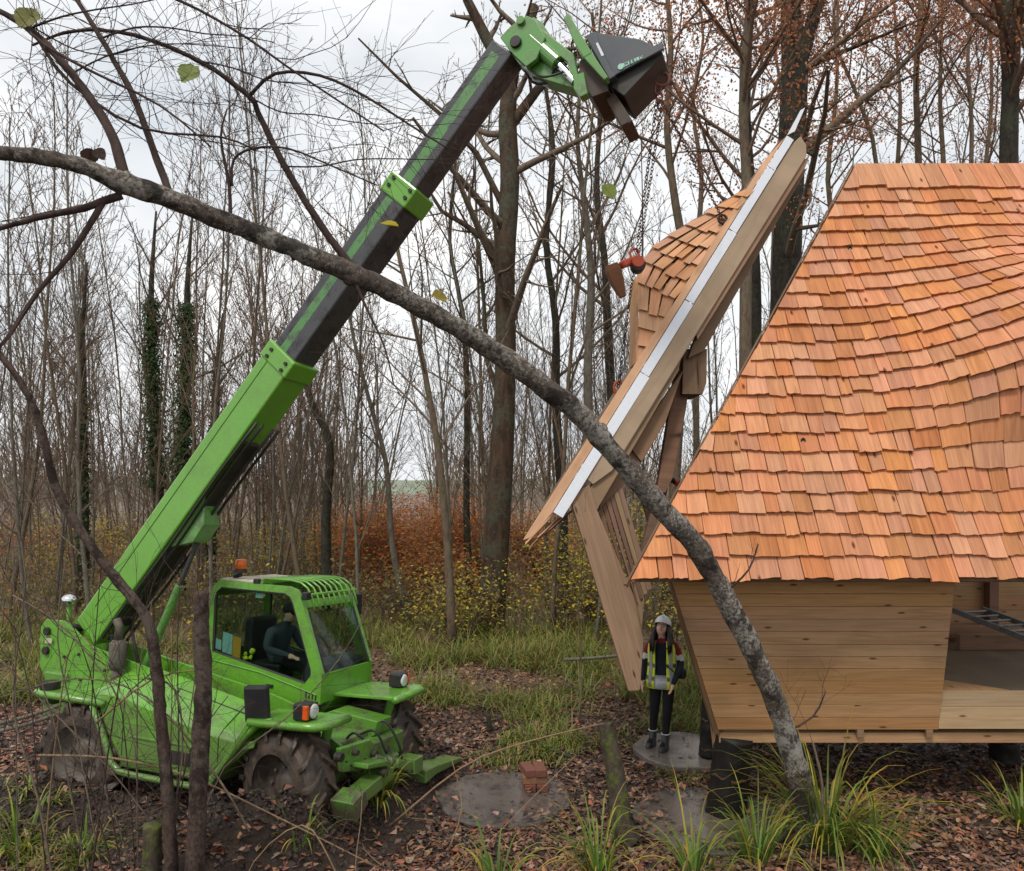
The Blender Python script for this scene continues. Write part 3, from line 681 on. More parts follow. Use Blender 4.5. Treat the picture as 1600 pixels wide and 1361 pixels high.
# chassis
mb = MB(); mb.box(-2.35, 1.75, -0.52, 0.52, 0.5, 0.92); mb.box(-2.6, -2.2, -0.55, 0.55, 0.7, 1.25); tb(mb, 'chassis', 'green_dirty', bevel=0.02)
PL = [(-2.74, 1.3), (-2.76, 1.78), (-2.68, 1.88), (-2.38, 1.89), (-2.25, 1.84), (-1.87, 1.62), (-0.8, 1.42), (0.55, 1.2), (1.4, 0.98), (1.4, 0.6), (-2.2, 0.6)]
for y in (-0.52, -0.06):
    mb = MB(); mb.prism(xz(PL, y), (0, 0.03, 0)); tb(mb, 'side_plate', 'green_paint', bevel=0.006)
mb = MB(); mb.box(-2.74, -2.68, -0.49, -0.08, 1.25, 1.75); tb(mb, 'rear_plate', 'green_paint')
for z in (1.50, 1.74):
    mb = MB(); mb.cyl((-2.62, -0.56, z), (-2.62, -0.0, z), 0.05); tb(mb, 'pin', 'grease_dark', bevel=0.004)
# far side box under cab
mb = MB(); mb.box(-1.25, 0.55, 0.2, 1.05, 0.55, 1.2); tb(mb, 'cab_base', 'green_paint', bevel=0.03)
# engine bonnet
def interp(x, tab):
    for (a, b), (c, d) in zip(tab, tab[1:]):
        if x <= c: return lerp(b, d, (x - a) / (c - a))
    return tab[-1][1]
ZB = [(-1.22, 1.12), (-0.98, 0.76), (-0.74, 0.45), (0.5, 0.46), (1.08, 0.95)]
ZS = [(-1.22, 1.20), (-0.8, 1.14), (-0.3, 1.06), (0.45, 0.985), (1.08, 0.965)]
ZT = [(-1.22, 1.25), (-0.95, 1.29), (-0.72, 1.28), (-0.32, 1.19), (0.45, 1.04), (1.08, 0.975)]
def ztop(x, y): return lerp(interp(x, ZT), interp(x, ZI), (y + .93) / .37)
ZI = [(-1.22, 1.36), (-0.95, 1.47), (-0.7, 1.47), (0.45, 1.27), (1.08, 1.13)]
rings = []
for x in (-1.22, -0.98, -0.74, -0.32, 0.1, 0.5, 0.8, 1.08):
    zb, zs, zt, zi = (interp(x, t) for t in (ZB, ZS, ZT, ZI))
    yo = -1.0 + (0.05 if x < -1.2 else 0)
    rings.append([Vector((x, -0.5, zb)), Vector((x, yo + 0.04, zb)), Vector((x, yo - 0.0, min(zt - .075, zb + 0.12))), Vector((x, yo, max(zb + .02, zt - .07))), Vector((x, -0.93, zt)), Vector((x, -0.56, zi))])
mb = MB(); mb.loft(rings); bonnet = tb(mb, 'engine_bonnet', 'green_paint', bevel=0.018)
# panel seam, raised hood edge, grille, side recess, step rails
p0, p1 = Vector((-0.25, -0.70, ztop(-.25, -.70))), Vector((1.0, -0.70, ztop(1.0, -.70)))
mb = MB(); mb.tube([p0 + Vector((0, 0, 0)), p1], 0.007, 6); tb(mb, 'panel_seam', 'grease_dark', bonnet, 0)
mb = MB(); mb.box(-0.15, 0.42, -1.008, -0.99, 0.60, 0.74); tb(mb, 'side_grille', 'grease_dark', bonnet, 0.003)
for i in range(6):
    mb = MB(); x = -0.12 + i * 0.09; mb.box(x, x + 0.03, -1.014, -1.006, 0.61, 0.73); tb(mb, 'grille_bar', 'black_plastic', bonnet, 0)
mb = MB(); mb.box(-0.62, 0.3, -1.012, -0.995, 0.80, 0.822); tb(mb, 'pressed_rib', 'green_paint', bonnet, 0.004)
mb = MB(); mb.box(-0.05, 0.45, -1.03, -0.95, 0.50, 0.55); tb(mb, 'step', 'green_paint', bonnet, 0.01)
# tubular lower edge that runs up over the front wheel arch
for sy, y in ((1, -1.02), (-1, 1.04)):
    mb = MB(); pts = [(-1.18, y, 1.08), (-1.0, y, 0.80), (-0.84, y, 0.5), (-0.72, y, 0.42), (-0.5, y, 0.41), (0.4, y, 0.42), (0.52, y, 0.47), (0.62, y, 0.58), (1.02, y, 1.05), (1.14, y, 1.16), (1.3, y, 1.2)]
    mb.tube(pts, 0.036, 10); tb(mb, 'skirt_tube', 'green_paint', bevel=0, smooth=True)
# fenders
def fender(y0, y1, front, nm):
    mb = MB(); yo = y0 if abs(y0) > abs(y1) else y1; yi = y1 if yo == y0 else y0
    s_ = 1 if yo > 0 else -1
    if front:
        top = [(1.02, yi), (1.02, yo), (1.75, yo), (1.88, yo - s_ * 0.10), (1.88, yi)]
        z = 1.2; mb.prism([Vector((x, y, z - 0.035 + (x - 1.02) * 0.04)) for x, y in top], (0, 0, 0.04))
        # sloping inner arch
        mb.hexa([Vector(p) for p in ((0.56, yi, 0.5), (0.60, yi, 0.48), (0.60, yo, 0.48), (0.56, yo, 0.5), (1.02, yi, 1.17), (1.08, yi, 1.15), (1.08, yo, 1.15), (1.02, yo, 1.17))])
    else:
        top = [(-2.15, yi), (-2.15, yo - s_ * 0.12), (-2.05, yo), (-1.1, yo), (-0.95, yi)]
        mb.prism([Vector((x, y, 1.12)) for x, y in top], (0, 0, 0.04))
        mb.box(-2.1, -2.06, min(yi, yo - s_ * .1), max(yi, yo - s_ * .1), 0.95, 1.12)
    f = tb(mb, nm, 'green_paint', bevel=0.01)
    mb = MB()
    if front: tp = [(1.05, yo, 1.17), (1.72, yo, 1.20), (1.84, yo - s_ * .03, 1.205), (1.9, yo - s_ * .12, 1.205), (1.9, yi, 1.205)]
    else: tp = [(-1.0, yo, 1.12), (-2.02, yo, 1.12), (-2.13, yo - s_ * .04, 1.12), (-2.17, yo - s_ * .14, 1.12), (-2.17, yi, 1.12)]
    mb.tube(tp, 0.042, 10); tb(mb, 'edge_tube', 'green_paint', f, 0, True)
    return f
fender(-1.06, -0.56, True, 'front_fender'); fender(0.35, 1.10, True, 'front_fender'); fender(-1.02, -0.50, False, 'rear_fender'); fender(0.5, 1.02, False, 'rear_fender')
for y in (-0.62, 0.6):
    mb = MB(); mb.cyl((1.72, y, 1.18), (1.6, y, 0.7), 0.05); tb(mb, 'fender_strut', 'green_dirty', bevel=0)
mb = MB(); mb.tube([(-2.0, -0.92, 1.16), (-2.0, -0.92, 1.25)], 0.11, 16); tb(mb, 'fuel_cap', 'black_plastic', bevel=0.01)
c_ = mpt(108, 938, -0.15)
mb = MB(); mb.ball(c_, 0.095, (1, 1, 0.85)); tb(mb, 'work_lamp', 'chrome', bevel=0, smooth=True)
mb = MB(); mb.cyl(c_ + Vector((0, 0, -0.05)), c_ + Vector((0.02, 0, -0.25)), 0.03); tb(mb, 'lamp_bracket', 'green_paint', bevel=0)
# exhaust
e0 = Vector((-1.30, -0.62, 1.25)); mb = MB(); mb.tube([e0, e0 + Vector((0, 0, .16))], [0.06, 0.06], 14); mb.tube([e0 + Vector((0, 0, .16)), e0 + Vector((0, 0, .20)), e0 + Vector((0, 0, .46)), e0 + Vector((0, 0, .50))], [.07, .095, .095, .06], 16); mb.tube([e0 + Vector((0, 0, .5)), e0 + Vector((0, 0, .66)), e0 + Vector((-.05, 0, .73))], [.048, .048, .048], 12)
tb(mb, 'exhaust', 'rim_paint', bevel=0, smooth=True)

# wheels
def wheel(cx_, cy_, cz_, steer, outer):
    wl = empty('wheel', (cx_, cy_, cz_), (0, 0, steer), tele)
    rad, wd = 0.60, 0.40; prof = []
    for y, r in ((-0.5, .34), (-.5, .40), (-.47, .50), (-.40, .535), (-.2, .55), (0, .555), (.2, .55), (.40, .535), (.47, .50), (.5, .40), (.5, .34)): prof.append((y * wd, r))
    mb = MB(); n = 40; rings = []
    for k in range(n):
        th = 2 * math.pi * k / n; rings.append([Vector((r * math.cos(th), y, r * math.sin(th))) for y, r in prof])
    m = len(prof); vs_ = [p for r in rings for p in r]; fs_ = []
    for k in range(n):
        for i in range(m - 1): fs_.append((k * m + i, ((k + 1) % n) * m + i, ((k + 1) % n) * m + i + 1, k * m + i + 1))
    mb.add(vs_, fs_)
    def pol(th, y, r): return Vector((r * math.cos(th), y, r * math.sin(th)))
    NL = 15
    for k in range(NL):
        for s_ in (-1, 1):
            th = 2 * math.pi * (k + (0.5 if s_ > 0 else 0)) / NL; dth = 0.32; wdl = 0.125
            a = []
            for (tt, y, r0, r1) in ((0, 0.02, .54, .605), (0.45, 0.10, .54, .605), (0.8, .17, .52, .595), (1.0, .212, .46, .55)):
                tq = th - dth * tt
                a.append([pol(tq, s_ * y, r0), pol(tq + wdl, s_ * y, r0), pol(tq + wdl - .02, s_ * y, r1), pol(tq + .02, s_ * y, r1)])
            mb.loft(a if s_ > 0 else [r[::-1] for r in a])
    ty = mb.build('tyre', 'tyre_mud', wl, bevel=0.008)
    mb = MB(); s_ = -1 if outer < 0 else 1; rp = [(.5, .34), (.46, .35), (.40, .33), (.22, .30), (.12, .24), (.12, .15), (.2, .13), (.24, .09), (.24, .001)]
    vs_ = []; fs_ = []; m = len(rp); n = 28
    for k in range(n):
        th = 2 * math.pi * k / n
        for y, r in rp: vs_.append(pol(th, s_ * y * wd, r))
    for k in range(n):
        for i in range(m - 1): fs_.append((k * m + i, ((k + 1) % n) * m + i, ((k + 1) % n) * m + i + 1, k * m + i + 1))
    mb.add(vs_, fs_); mb.build('rim', 'rim_paint' if cx_ < 0 else 'tyre_mud', wl, smooth=True)
    for k in range(8):
        th = 2 * math.pi * k / 8; mb = MB(); p = pol(th, s_ * 0.045, .195); mb.cyl(p, p + Vector((0, s_ * .03, 0)), .018, n=6); mb.build('wheel_nut', 'rim_paint', wl)
    return wl
wheel(1.40, -0.83, 0.54, -0.25, -1); wheel(1.40, 0.86, 0.60, -0.25, 1); wheel(-1.42, -0.83, 0.50, 0.12, -1); wheel(-1.42, 0.83, 0.58, 0.12, 1)
mb = MB(); mb.cyl((1.4, -.7, .58), (1.4, .7, .6), .09); mb.box(1.28, 1.52, -.2, .2, .45, .75); tb(mb, 'axle', 'grease_dark')
mb = MB(); mb.cyl((-1.42, -.7, .55), (-1.42, .7, .58), .09); tb(mb, 'axle', 'grease_dark')

# cab
yn, yf = 0.10, 1.16
OUT = [(-0.62, 1.16), (-0.62, 2.26), (-0.585, 2.38), (-0.49, 2.455), (0.56, 2.43), (0.66, 2.40), (0.73, 2.32), (0.80, 2.16), (1.075, 1.46), (1.07, 1.12), (0.9, 1.08)]
WIN = [(-0.545, 1.585), (-0.55, 2.22), (-0.52, 2.31), (-0.45, 2.365), (0.50, 2.345), (0.575, 2.31), (0.62, 2.24), (0.915, 1.49), (0.915, 1.43), (0.84, 1.335)]
for y, dy in ((yn, 0.055), (yf, -0.055)):
    mb = MB(); mb.plate(xz(OUT, y), xz(WIN, y), (0, dy, 0)); fr = tb(mb, 'cab_side_frame', 'green_paint', bevel=0.012)
    mb = MB(); s_ = 1 if dy > 0 else -1; gp = [Vector((x, y + s_ * 0.012, z)) for x, z in WIN]; mb.tube(gp + [gp[0], gp[1]], 0.016, 6, False); tb(mb, 'window_gasket', 'black_plastic', fr, 0)
    mb = MB(); mb.prism(xz(WIN, y + s_ * 0.018), (0, s_ * 0.006, 0)); tb(mb, 'side_window', 'cab_glass', fr, 0)
def strip(a, b, wv, tv, nm, mat, par=None, bev=0.008):
    a, b, wv, tv = Vector(a), Vector(b), Vector(wv), Vector(tv); mb = MB(); mb.hexa([a, b, b + wv, a + wv, a + tv, b + tv, b + wv + tv, a + wv + tv]); return tb(mb, nm, mat, par, bev)
dyv = (0, yf - yn - 0.11, 0)
strip((1.075, yn + .055, 1.46), (1.07, yn + .055, 1.12), dyv, (-0.04, 0, 0), 'front_panel', 'green_paint')
strip((0.80, yn + .057, 2.14), (1.073, yn + .057, 1.465), (0, yf - yn - 0.114, 0), (-0.008, 0, 0), 'windscreen', 'cab_glass', None, 0)
strip((0.74, yn + .055, 2.28), (0.78, yn + .055, 2.19), dyv, (-0.04, 0, 0), 'front_header', 'green_paint')
strip((0.795, yn + .057, 2.13), (1.07, yn + .057, 1.46), (0, 0.035, 0), (0.012, 0, 0), 'windscreen_gasket', 'black_plastic', None, .004)
strip((0.795, yf - .092, 2.13), (1.07, yf - .092, 1.46), (0, 0.035, 0), (0.012, 0, 0), 'windscreen_gasket', 'black_plastic', None, .004)
strip((-0.62, yn + .055, 2.24), (-0.62, yn + .055, 1.58), dyv, (0.01, 0, 0), 'rear_window', 'cab_glass', None, 0)
strip((-0.62, yn + .055, 1.58), (-0.62, yn + .055, 1.12), dyv, (0.04, 0, 0), 'rear_panel', 'green_paint')
strip((-0.62, yn + .055, 2.25), (-0.60, yn + .055, 2.36), dyv, (0.04, 0, 0), 'rear_header', 'green_paint')
strip((-0.6, yn + .055, 1.12), (1.04, yn + .055, 1.12), dyv, (0, 0, 0.04), 'cab_floor', 'grease_dark')
strip((-0.52, yn + .03, 2.445), (0.12, yn + .03, 2.435), (0, yf - yn - .06, 0), (0, 0, 0.035), 'roof_panel', 'beige_roof', None, .015)
strip((0.13, yn + .055, 2.42), (0.62, yn + .055, 2.40), dyv, (0, 0, 0.008), 'roof_window', 'cab_glass', None, 0)
strip((0.10, yn + .04, 2.44), (0.14, yn + .04, 2.44), (0, yf - yn - .08, 0), (0, 0, .06), 'guard_crossbar', 'green_paint')
guard = None
for i in range(9):
    y = yn + 0.09 + i * (yf - yn - 0.18) / 8
    mb = MB(); mb.tube([(0.12, y, 2.50), (0.52, y, 2.50), (0.66, y, 2.48), (0.76, y, 2.42), (0.83, y, 2.31), (0.875, y, 2.17)], 0.013, 7); tb(mb, 'guard_bar', 'green_paint', bevel=0, smooth=True)
mb = MB(); mb.cyl((0.80, yn + .02, 2.345), (0.80, yf - .02, 2.345), .018); tb(mb, 'guard_crossbar', 'green_paint', bevel=0)
mb = MB(); mb.box(0.76, 0.84, yn - .03, yn + .06, 2.29, 2.38); tb(mb, 'guard_mount', 'black_plastic')
mb = MB(); mb.box(0.03, 0.11, yn - .01, yn + .06, 2.44, 2.50); tb(mb, 'guard_mount', 'black_plastic')
# dash console inside windscreen, seat, wheel
mb = MB(); mb.loft([[Vector((x, y, z)) for x, z in ((0.72, 1.16), (1.02, 1.16), (1.0, 1.52), (0.8, 1.58))] for y in (yn + .08, yn + .3, yf - .3, yf - .08)]); tb(mb, 'dash', 'hook_grey', bevel=.02)
mb = MB(); mb.box(-0.25, 0.22, 0.42, 0.9, 1.3, 1.45); mb.box(-0.36, -0.22, 0.42, 0.9, 1.42, 1.98); mb.box(-.2, .15, .5, .8, 1.14, 1.3); tb(mb, 'seat', 'black_plastic', bevel=.04)
mb = MB(); cw = Vector((0.62, 0.66, 1.66)); tl_ = Matrix.Rotation(R(55), 3, 'Y')
ring = [cw + tl_ @ Vector((0.17 * math.cos(a), 0.17 * math.sin(a), 0)) for a in np.linspace(0, 2 * math.pi, 25)]
mb.tube(ring, 0.014, 6, False); mb.cyl(ring[0], ring[12], .01); mb.cyl(cw, (0.82, .66, 1.4), .025); tb(mb, 'steering_wheel', 'black_plastic', bevel=0)
for (x0, x1, z0, z1, m_) in ((-0.53, -0.44, 1.60, 1.72, 'sticker_cyan'), (-0.42, -0.27, 1.585, 1.83, 'sticker_cyan'), (-0.262, -0.14, 1.565, 1.82, 'sticker_orange'), (0.05, 0.16, 2.27, 2.33, 'sticker_cyan')):
    sl = -0.18; mb = MB(); mb.prism([Vector((x, yn + .028, z + sl * (x + .42) * (1 if z0 < 2 else 0.0))) for x, z in ((x0, z0), (x1, z0), (x1, z1), (x0, z1))], (0, .003, 0)); tb(mb, 'window_sticker', m_, bevel=0)
mb = MB(); rng = random.Random(4)
for i in range(7): mb.ball((-0.08 + rng.uniform(-.07, .07), yn + .10, 1.57 + rng.uniform(-.06, .07)), rng.uniform(.02, .045), (1, .5, 1), 8, 6)
mb.roughen(.02, 18)
o = mb.build('folded_vest', 'vest_yellow', smooth=True); o.matrix_world = TM; tag(o, 'crumpled yellow vest lying behind the cab side window', 'vest')
# beacon, mirrors, lamps
b0 = Vector((-0.33, 0.28, 2.5)); mb = MB(); mb.tube([b0 + Vector((-.08, 0, -.05)), b0 + Vector((-.08, 0, .0)), b0 + Vector((0, 0, .02)), b0 + Vector((0, 0, .06))], .03, 8); mb.tube([b0 + Vector((0, 0, .05)), b0 + Vector((0, 0, .09))], [.08, .075], 16); bc = tb(mb, 'beacon_mount', 'black_plastic', bevel=0)
mb = MB(); mb.tube([b0 + Vector((0, 0, z)) for z in (.09, .1, .2, .215)], [.06, .072, .066, .05], 18); tb(mb, 'beacon_lens', 'beacon_amber', bc, 0, True)
mm = mpt(402, 1100, -1.0); Mr = Matrix.Translation(mm) @ Euler((R(4), R(-4), R(12))).to_matrix().to_4x4()
mb = MB(); mb.box(-.13, .13, -.045, .045, -.19, .19, Mr); mir = tb(mb, 'wing_mirror', 'black_plastic', bevel=.03)
mb = MB(); mb.cyl(mm + Vector((0, 0.02, -.18)), Vector((mm.x - .02, -0.95, 1.17)), .022); mb.box(mm.x - .06, mm.x + .06, -1.0, -.9, 1.19, 1.235); tb(mb, 'mirror_arm', 'black_plastic', mir, 0)
mm = mpt(556, 944, 1.28); mb = MB(); mb.box(mm.x - .03, mm.x + .05, mm.y - .08, mm.y + .08, mm.z - .14, mm.z + .14); mb.cyl(mm, (0.72, 1.15, 2.2), .018); tb(mb, 'wing_mirror', 'black_plastic', bevel=.02)
for y, sg in ((-0.90, -1), (0.92, 1)):
    x = 1.62; mb = MB(); mb.box(x - .09, x + .08, y - .10, y + .10, 1.235, 1.40); hl = tb(mb, 'headlight', 'black_plastic', bevel=.02)
    mb = MB(); mb.tube([(x + .075, y - sg * .02, 1.318), (x + .09, y - sg * .02, 1.318), (x + .1, y - sg * .02, 1.318)], [.074, .07, .05], 18); tb(mb, 'headlight_lens', 'lens_white', hl, 0, True)
    mb = MB(); ya, yb_ = sorted((y + sg * .066, y + sg * .104)); mb.box(x + .03, x + .089, ya, yb_, 1.25, 1.39); tb(mb, 'indicator', 'lens_orange', hl, .01)
# boom: three telescopic sections
BA = 0.872; BD = Vector((math.cos(BA), 0, math.sin(BA))); BU = Vector((-math.sin(BA), 0, math.cos(BA))); BY = -0.28
BO = Vector((-1.975, BY, 1.79))
def bbox(s0, s1, w_, h0, h1, nm, mat, par=None, bev=0.02):
    mb = MB(); p = []
    for u in (h0, h1):
        for (s_, y) in ((s0, -w_ / 2), (s1, -w_ / 2), (s1, w_ / 2), (s0, w_ / 2)): p.append(BO + BD * s_ + BU * u + Vector((0, y, 0)))
    mb.hexa(p); return tb(mb, nm, mat, par, bev, grain=None)
S1, S2, S3 = 4.30, 6.62, 8.28
b1 = bbox(-0.05, S1, 0.42, -0.20, 0.23, 'boom_section', 'green_boom')
bbox(S1 - .20, S1 + .02, 0.455, -0.225, 0.25, 'boom_collar', 'green_boom', b1)
mb = MB(); a = BO + BD * .3 + BU * .115; b = BO + BD * (S1 - .2) + BU * .115
mb.tube([a + Vector((0, -.212, 0)), b + Vector((0, -.212, 0))], .006, 5); tb(mb, 'weld_seam', 'green_head', b1, 0)
bbox(0.3, S1 - 1.1, 0.22, -0.27, -0.2, 'boom_underrail', 'grease_dark', b1, .02)
for y_, u_ in ((-.2, -.24), (-.13, -.27), (.0, -.33), (.1, -.33)):
    mb = MB(); mb.tube([BO + BD * s_ + BU * (u_ + .012 * math.sin(s_ * 3)) + Vector((0, y_, 0)) for s_ in np.linspace(.1, S1 - .8, 12)], .018, 7); tb(mb, 'hydraulic_pipe', 'grease_dark', b1, 0, True)
b2 = bbox(S1 - .3, S2, 0.36, -0.165, 0.20, 'boom_section', 'boom_steel')
bbox(S1 + .02, S2 - .25, 0.362, 0.0, 0.10, 'paint_strip', 'green_worn', b2, 0.0)
bbox(S2 - .24, S2 + .0, 0.40, -0.19, 0.225, 'boom_collar', 'green_boom', b2)
b3 = bbox(S2 - .3, S3, 0.30, -0.13, 0.17, 'boom_section', 'boom_steel')
bbox(S2 + .0, S3 - .1, 0.302, -0.03, 0.09, 'paint_strip', 'green_worn', b3, 0.0)
for s_, w2 in ((S1 - .06, .46), (S2 - .06, .405)):
    for y_ in (-w2 / 2,):
        for u_ in (-.13, .14):
            for ds in (0, -.09):
                p = BO + BD * (s_ + ds) + BU * u_ + Vector((0, y_, 0)); mb = MB(); mb.cyl(p + Vector((0, .01, 0)), p + Vector((0, -.016, 0)), .022, n=8); tb(mb, 'bolt', 'grease_dark', bevel=0)
# lift cylinders
mb = MB(); c0, c1 = Vector((-1.22, -.30, 1.35)), BO + BD * 1.95 + BU * -.36; mb.cyl(c0, c0.lerp(c1, .62), .05); cyl_ = tb(mb, 'lift_cylinder', 'green_head', bevel=.01)
mb = MB(); mb.cyl(c0.lerp(c1, .6), c1, .03); tb(mb, 'piston_rod', 'boom_steel', cyl_, 0)
mb = MB(); q = [BO + BD * 1.55 + BU * -.2, BO + BD * 2.35 + BU * -.2, BO + BD * 2.1 + BU * -.42, BO + BD * 1.85 + BU * -.44]
mb.prism([p + Vector((0, -.13, 0)) for p in q], (0, .26, 0)); tb(mb, 'cylinder_bracket', 'green_head', b1)
# boom head: kinked bracket, tilt cylinder, carriage plate, hook block
def hp(poly, y0, th, nm, mat, par=None, bev=.008):
    mb = MB(); mb.prism([mpt(x, y, y0) for x, y in poly], (0, th, 0)); return tb(mb, nm, mat, par, bev)
head = hp([(781, 58), (798, 40), (823, 24), (836, 30), (852, 58), (838, 92), (822, 104), (803, 86)], -0.46, 0.06, 'boom_head', 'green_head')
hp([(790, 58), (806, 38), (834, 26), (866, 64), (862, 104), (832, 120), (806, 92)], -0.12, 0.06, 'head_plate', 'green_head', head)
hp([(806, 88), (840, 60), (862, 80), (905, 130), (898, 138), (850, 124), (826, 112)], -0.36, 0.2, 'head_body', 'green_head', head)
hp([(815, 42), (822, 30), (850, 48), (896, 84), (903, 118), (896, 126), (886, 96), (848, 66)], -0.43, 0.05, 'head_link', 'green_head', head)
hp([(836, 28), (846, 34), (858, 52), (905, 100), (898, 110), (850, 62)], -0.08, 0.05, 'head_link', 'green_head', head)
for (px_, py_) in ((814, 33), (806, 66)):
    p = mpt(px_, py_, -.47); mb = MB(); mb.cyl(p + Vector((0, .05, 0)), p + Vector((0, -.025, 0)), .045 if py_ < 50 else .06, n=16); tb(mb, 'pivot_pin', 'green_head' if py_ < 50 else 'grease_dark', head, .006)
t0, t1, t2 = mpt(830, 62, -.38), mpt(873, 100, -.38), mpt(898, 128, -.38)
mb = MB(); mb.cyl(t0, t1, .082, n=18); tc_ = tb(mb, 'tilt_cylinder', 'green_head', head, .01)
mb = MB(); mb.cyl(t0.lerp(t1, .9), t2, .04, n=14); tb(mb, 'piston_rod', 'chrome', tc_, 0)
hp([(880, 28), (888, 20), (925, 82), (912, 90), (898, 68)], -0.50, 0.44, 'carriage_plate', 'green_head', head)
hp([(912, 90), (925, 82), (950, 120), (944, 125)], -0.50, 0.10, 'carriage_plate', 'green_head', head)
hp([(905, 95), (918, 86), (948, 124), (950, 142), (925, 152), (905, 125)], -0.40, 0.5, 'carriage_frame', 'rust_plate', head)
hp([(896, 118), (912, 112), (918, 146), (906, 152), (896, 138)], -0.46, 0.1, 'carriage_lug', 'green_head', head)
hp([(938, 140), (962, 146), (988, 188), (971, 197)], -0.30, 0.36, 'fork_bar', 'rust_plate', head)
hp([(983, 181), (988, 188), (981, 194)], -0.32, 0.02, 'fork_bar', 'rust_plate', head)
hookb = hp([(928, 49), (942, 52), (1000, 61), (1022, 71), (1027, 68), (1036, 67), (1037, 76), (958, 119), (948, 118), (924, 78)], -0.42, 0.03, 'hook_block', 'hook_grey', head)
hp([(930, 52), (1000, 64), (1034, 78), (962, 158), (940, 140), (926, 90)], 0.12, 0.03, 'hook_block_cheek', 'hook_grey', hookb)
hp([(958, 119), (1034, 78), (1036, 86), (975, 150), (955, 135)], -0.36, 0.46, 'hook_block_underside', 'grease_dark', hookb)
hp([(914, 56), (928, 49), (932, 56), (956, 110), (962, 118), (952, 124)], -0.45, 0.55, 'hook_block_flange', 'hook_grey', hookb)
hp([(931, 68), (934, 66), (944, 86), (940, 88)], -0.455, 0.004, 'slot', 'white_flashing', hookb, 0)
# maker's strip on the block: roundel and lettering on pale green
hp([(971, 100), (1004, 86), (1005, 91), (972, 106)], -0.424, 0.003, 'maker_strip', 'label_green', hookb, 0)
rc = mpt(970, 104, -.425); mb = MB(); mb.cyl(rc, rc + Vector((0, -.003, 0)), .030, n=20); tb(mb, 'maker_roundel', 'label_green', hookb, 0)
fc = bpy.data.curves.new('maker_lettering', 'FONT'); fc.body = 'MERLO'; fc.size = 0.050; fc.extrude = 0.001; fc.space_character = 1.25
ft = bpy.data.objects.new('lettering_tmp', fc); COL.objects.link(ft); fme = bpy.data.meshes.new_from_object(ft.evaluated_get(bpy.context.evaluated_depsgraph_get())); bpy.data.objects.remove(ft)
fo = bpy.data.objects.new('maker_lettering', fme); COL.objects.link(fo); fo.parent = hookb; fme.materials.clear(); fme.materials.append(MAT['hook_grey'])
la, lb_ = mpt(976, 103.3, -.4285), mpt(1003, 91.5, -.4285); ang = math.atan2(lb_.z - la.z, lb_.x - la.x)
fo.location = la; fo.rotation_euler = Euler((R(90), -ang, 0))
# stabilisers low at the front
hp([(497, 1118), (520, 1110), (590, 1128), (584, 1150), (520, 1170), (500, 1160)], 0.05, 0.3, 'front_frame', 'green_dirty')
def arm(pts_, w_, nm, mat='green_paint', par=None):
    mb = MB(); rings = []
    for i, (p, h_) in enumerate(pts_):
        p = Vector(p); d = (Vector(pts_[min(i + 1, len(pts_) - 1)][0]) - Vector(pts_[max(i - 1, 0)][0])).normalized(); s_ = Vector((1, 0, 0)); u_ = s_.cross(d).normalized()
        rings.append([p - s_ * w_ / 2 - u_ * h_ / 2, p + s_ * w_ / 2 - u_ * h_ / 2, p + s_ * w_ / 2 + u_ * h_ / 2, p - s_ * w_ / 2 + u_ * h_ / 2])
    mb.loft(rings); return tb(mb, nm, mat, par, .012)
def mx(px, py, x):
    c = TI @ Vector((0, 0, H)); d = TI.to_3x3() @ Vector(((px - 800) / F, 1, -(py - 750) / F)); k = (x - c.x) / d.x
    return c + d * k
mb = MB(); mb.box(1.7, 1.95, -0.42, 0.5, 0.62, 0.86); mb.box(1.78, 2.02, -0.3, 0.3, 0.5, 0.66); fb = tb(mb, 'stabiliser_beam', 'green_dirty', bevel=.02)
mb = MB(); mb.prism([mx(532, 1170, 2.03), mx(580, 1155, 2.03), mx(592, 1182, 2.03), mx(590, 1200, 2.03), mx(536, 1207, 2.03)], (-.06, 0, 0)); tb(mb, 'stabiliser_plate', 'green_dirty', bevel=.01)
a1 = arm([(mx(603, 1205, 2.12), .13), (mx(575, 1228, 2.15), .14), (mx(548, 1250, 2.18), .12)], .2, 'stabiliser_leg')
arm([(mx(556, 1242, 2.2), .16), (mx(536, 1268, 2.2), .22)], .26, 'stabiliser_foot', 'green_dirty', a1)
a2 = arm([(mx(612, 1192, 2.1), .09), (mx(648, 1200, 2.1), .12)], .16, 'stabiliser_leg')
arm([(mx(650, 1212, 2.1), .15), (mx(668, 1200, 2.1), .10), (mx(707, 1184, 2.1), .05)], .26, 'stabiliser_foot', 'green_paint', a2)
mb = MB(); p = mx(640, 1196, 2.1); mb.box(p.x - .11, p.x + .11, p.y - .08, p.y + .12, p.z - .07, p.z + .10); tb(mb, 'stabiliser_knuckle', 'green_paint', a2, .012)
mb = MB(); mb.cyl(mx(585, 1183, 2.08), mx(606, 1190, 2.1), .035); mb.cyl(mx(606, 1190, 2.1), mx(622, 1193, 2.1), .06); tb(mb, 'stabiliser_ram', 'green_dirty', a2, 0)
mb = MB(); mb.cyl(mx(600, 1188, 2.11), mx(612, 1190.5, 2.11), .03); tb(mb, 'piston_rod', 'chrome', a2, 0)
arm([(mx(560, 1196, 2.1), .05), (mx(592, 1190, 2.12), .06), (mx(598, 1205, 2.12), .06)], .22, 'stabiliser_bracket', 'green_dirty')

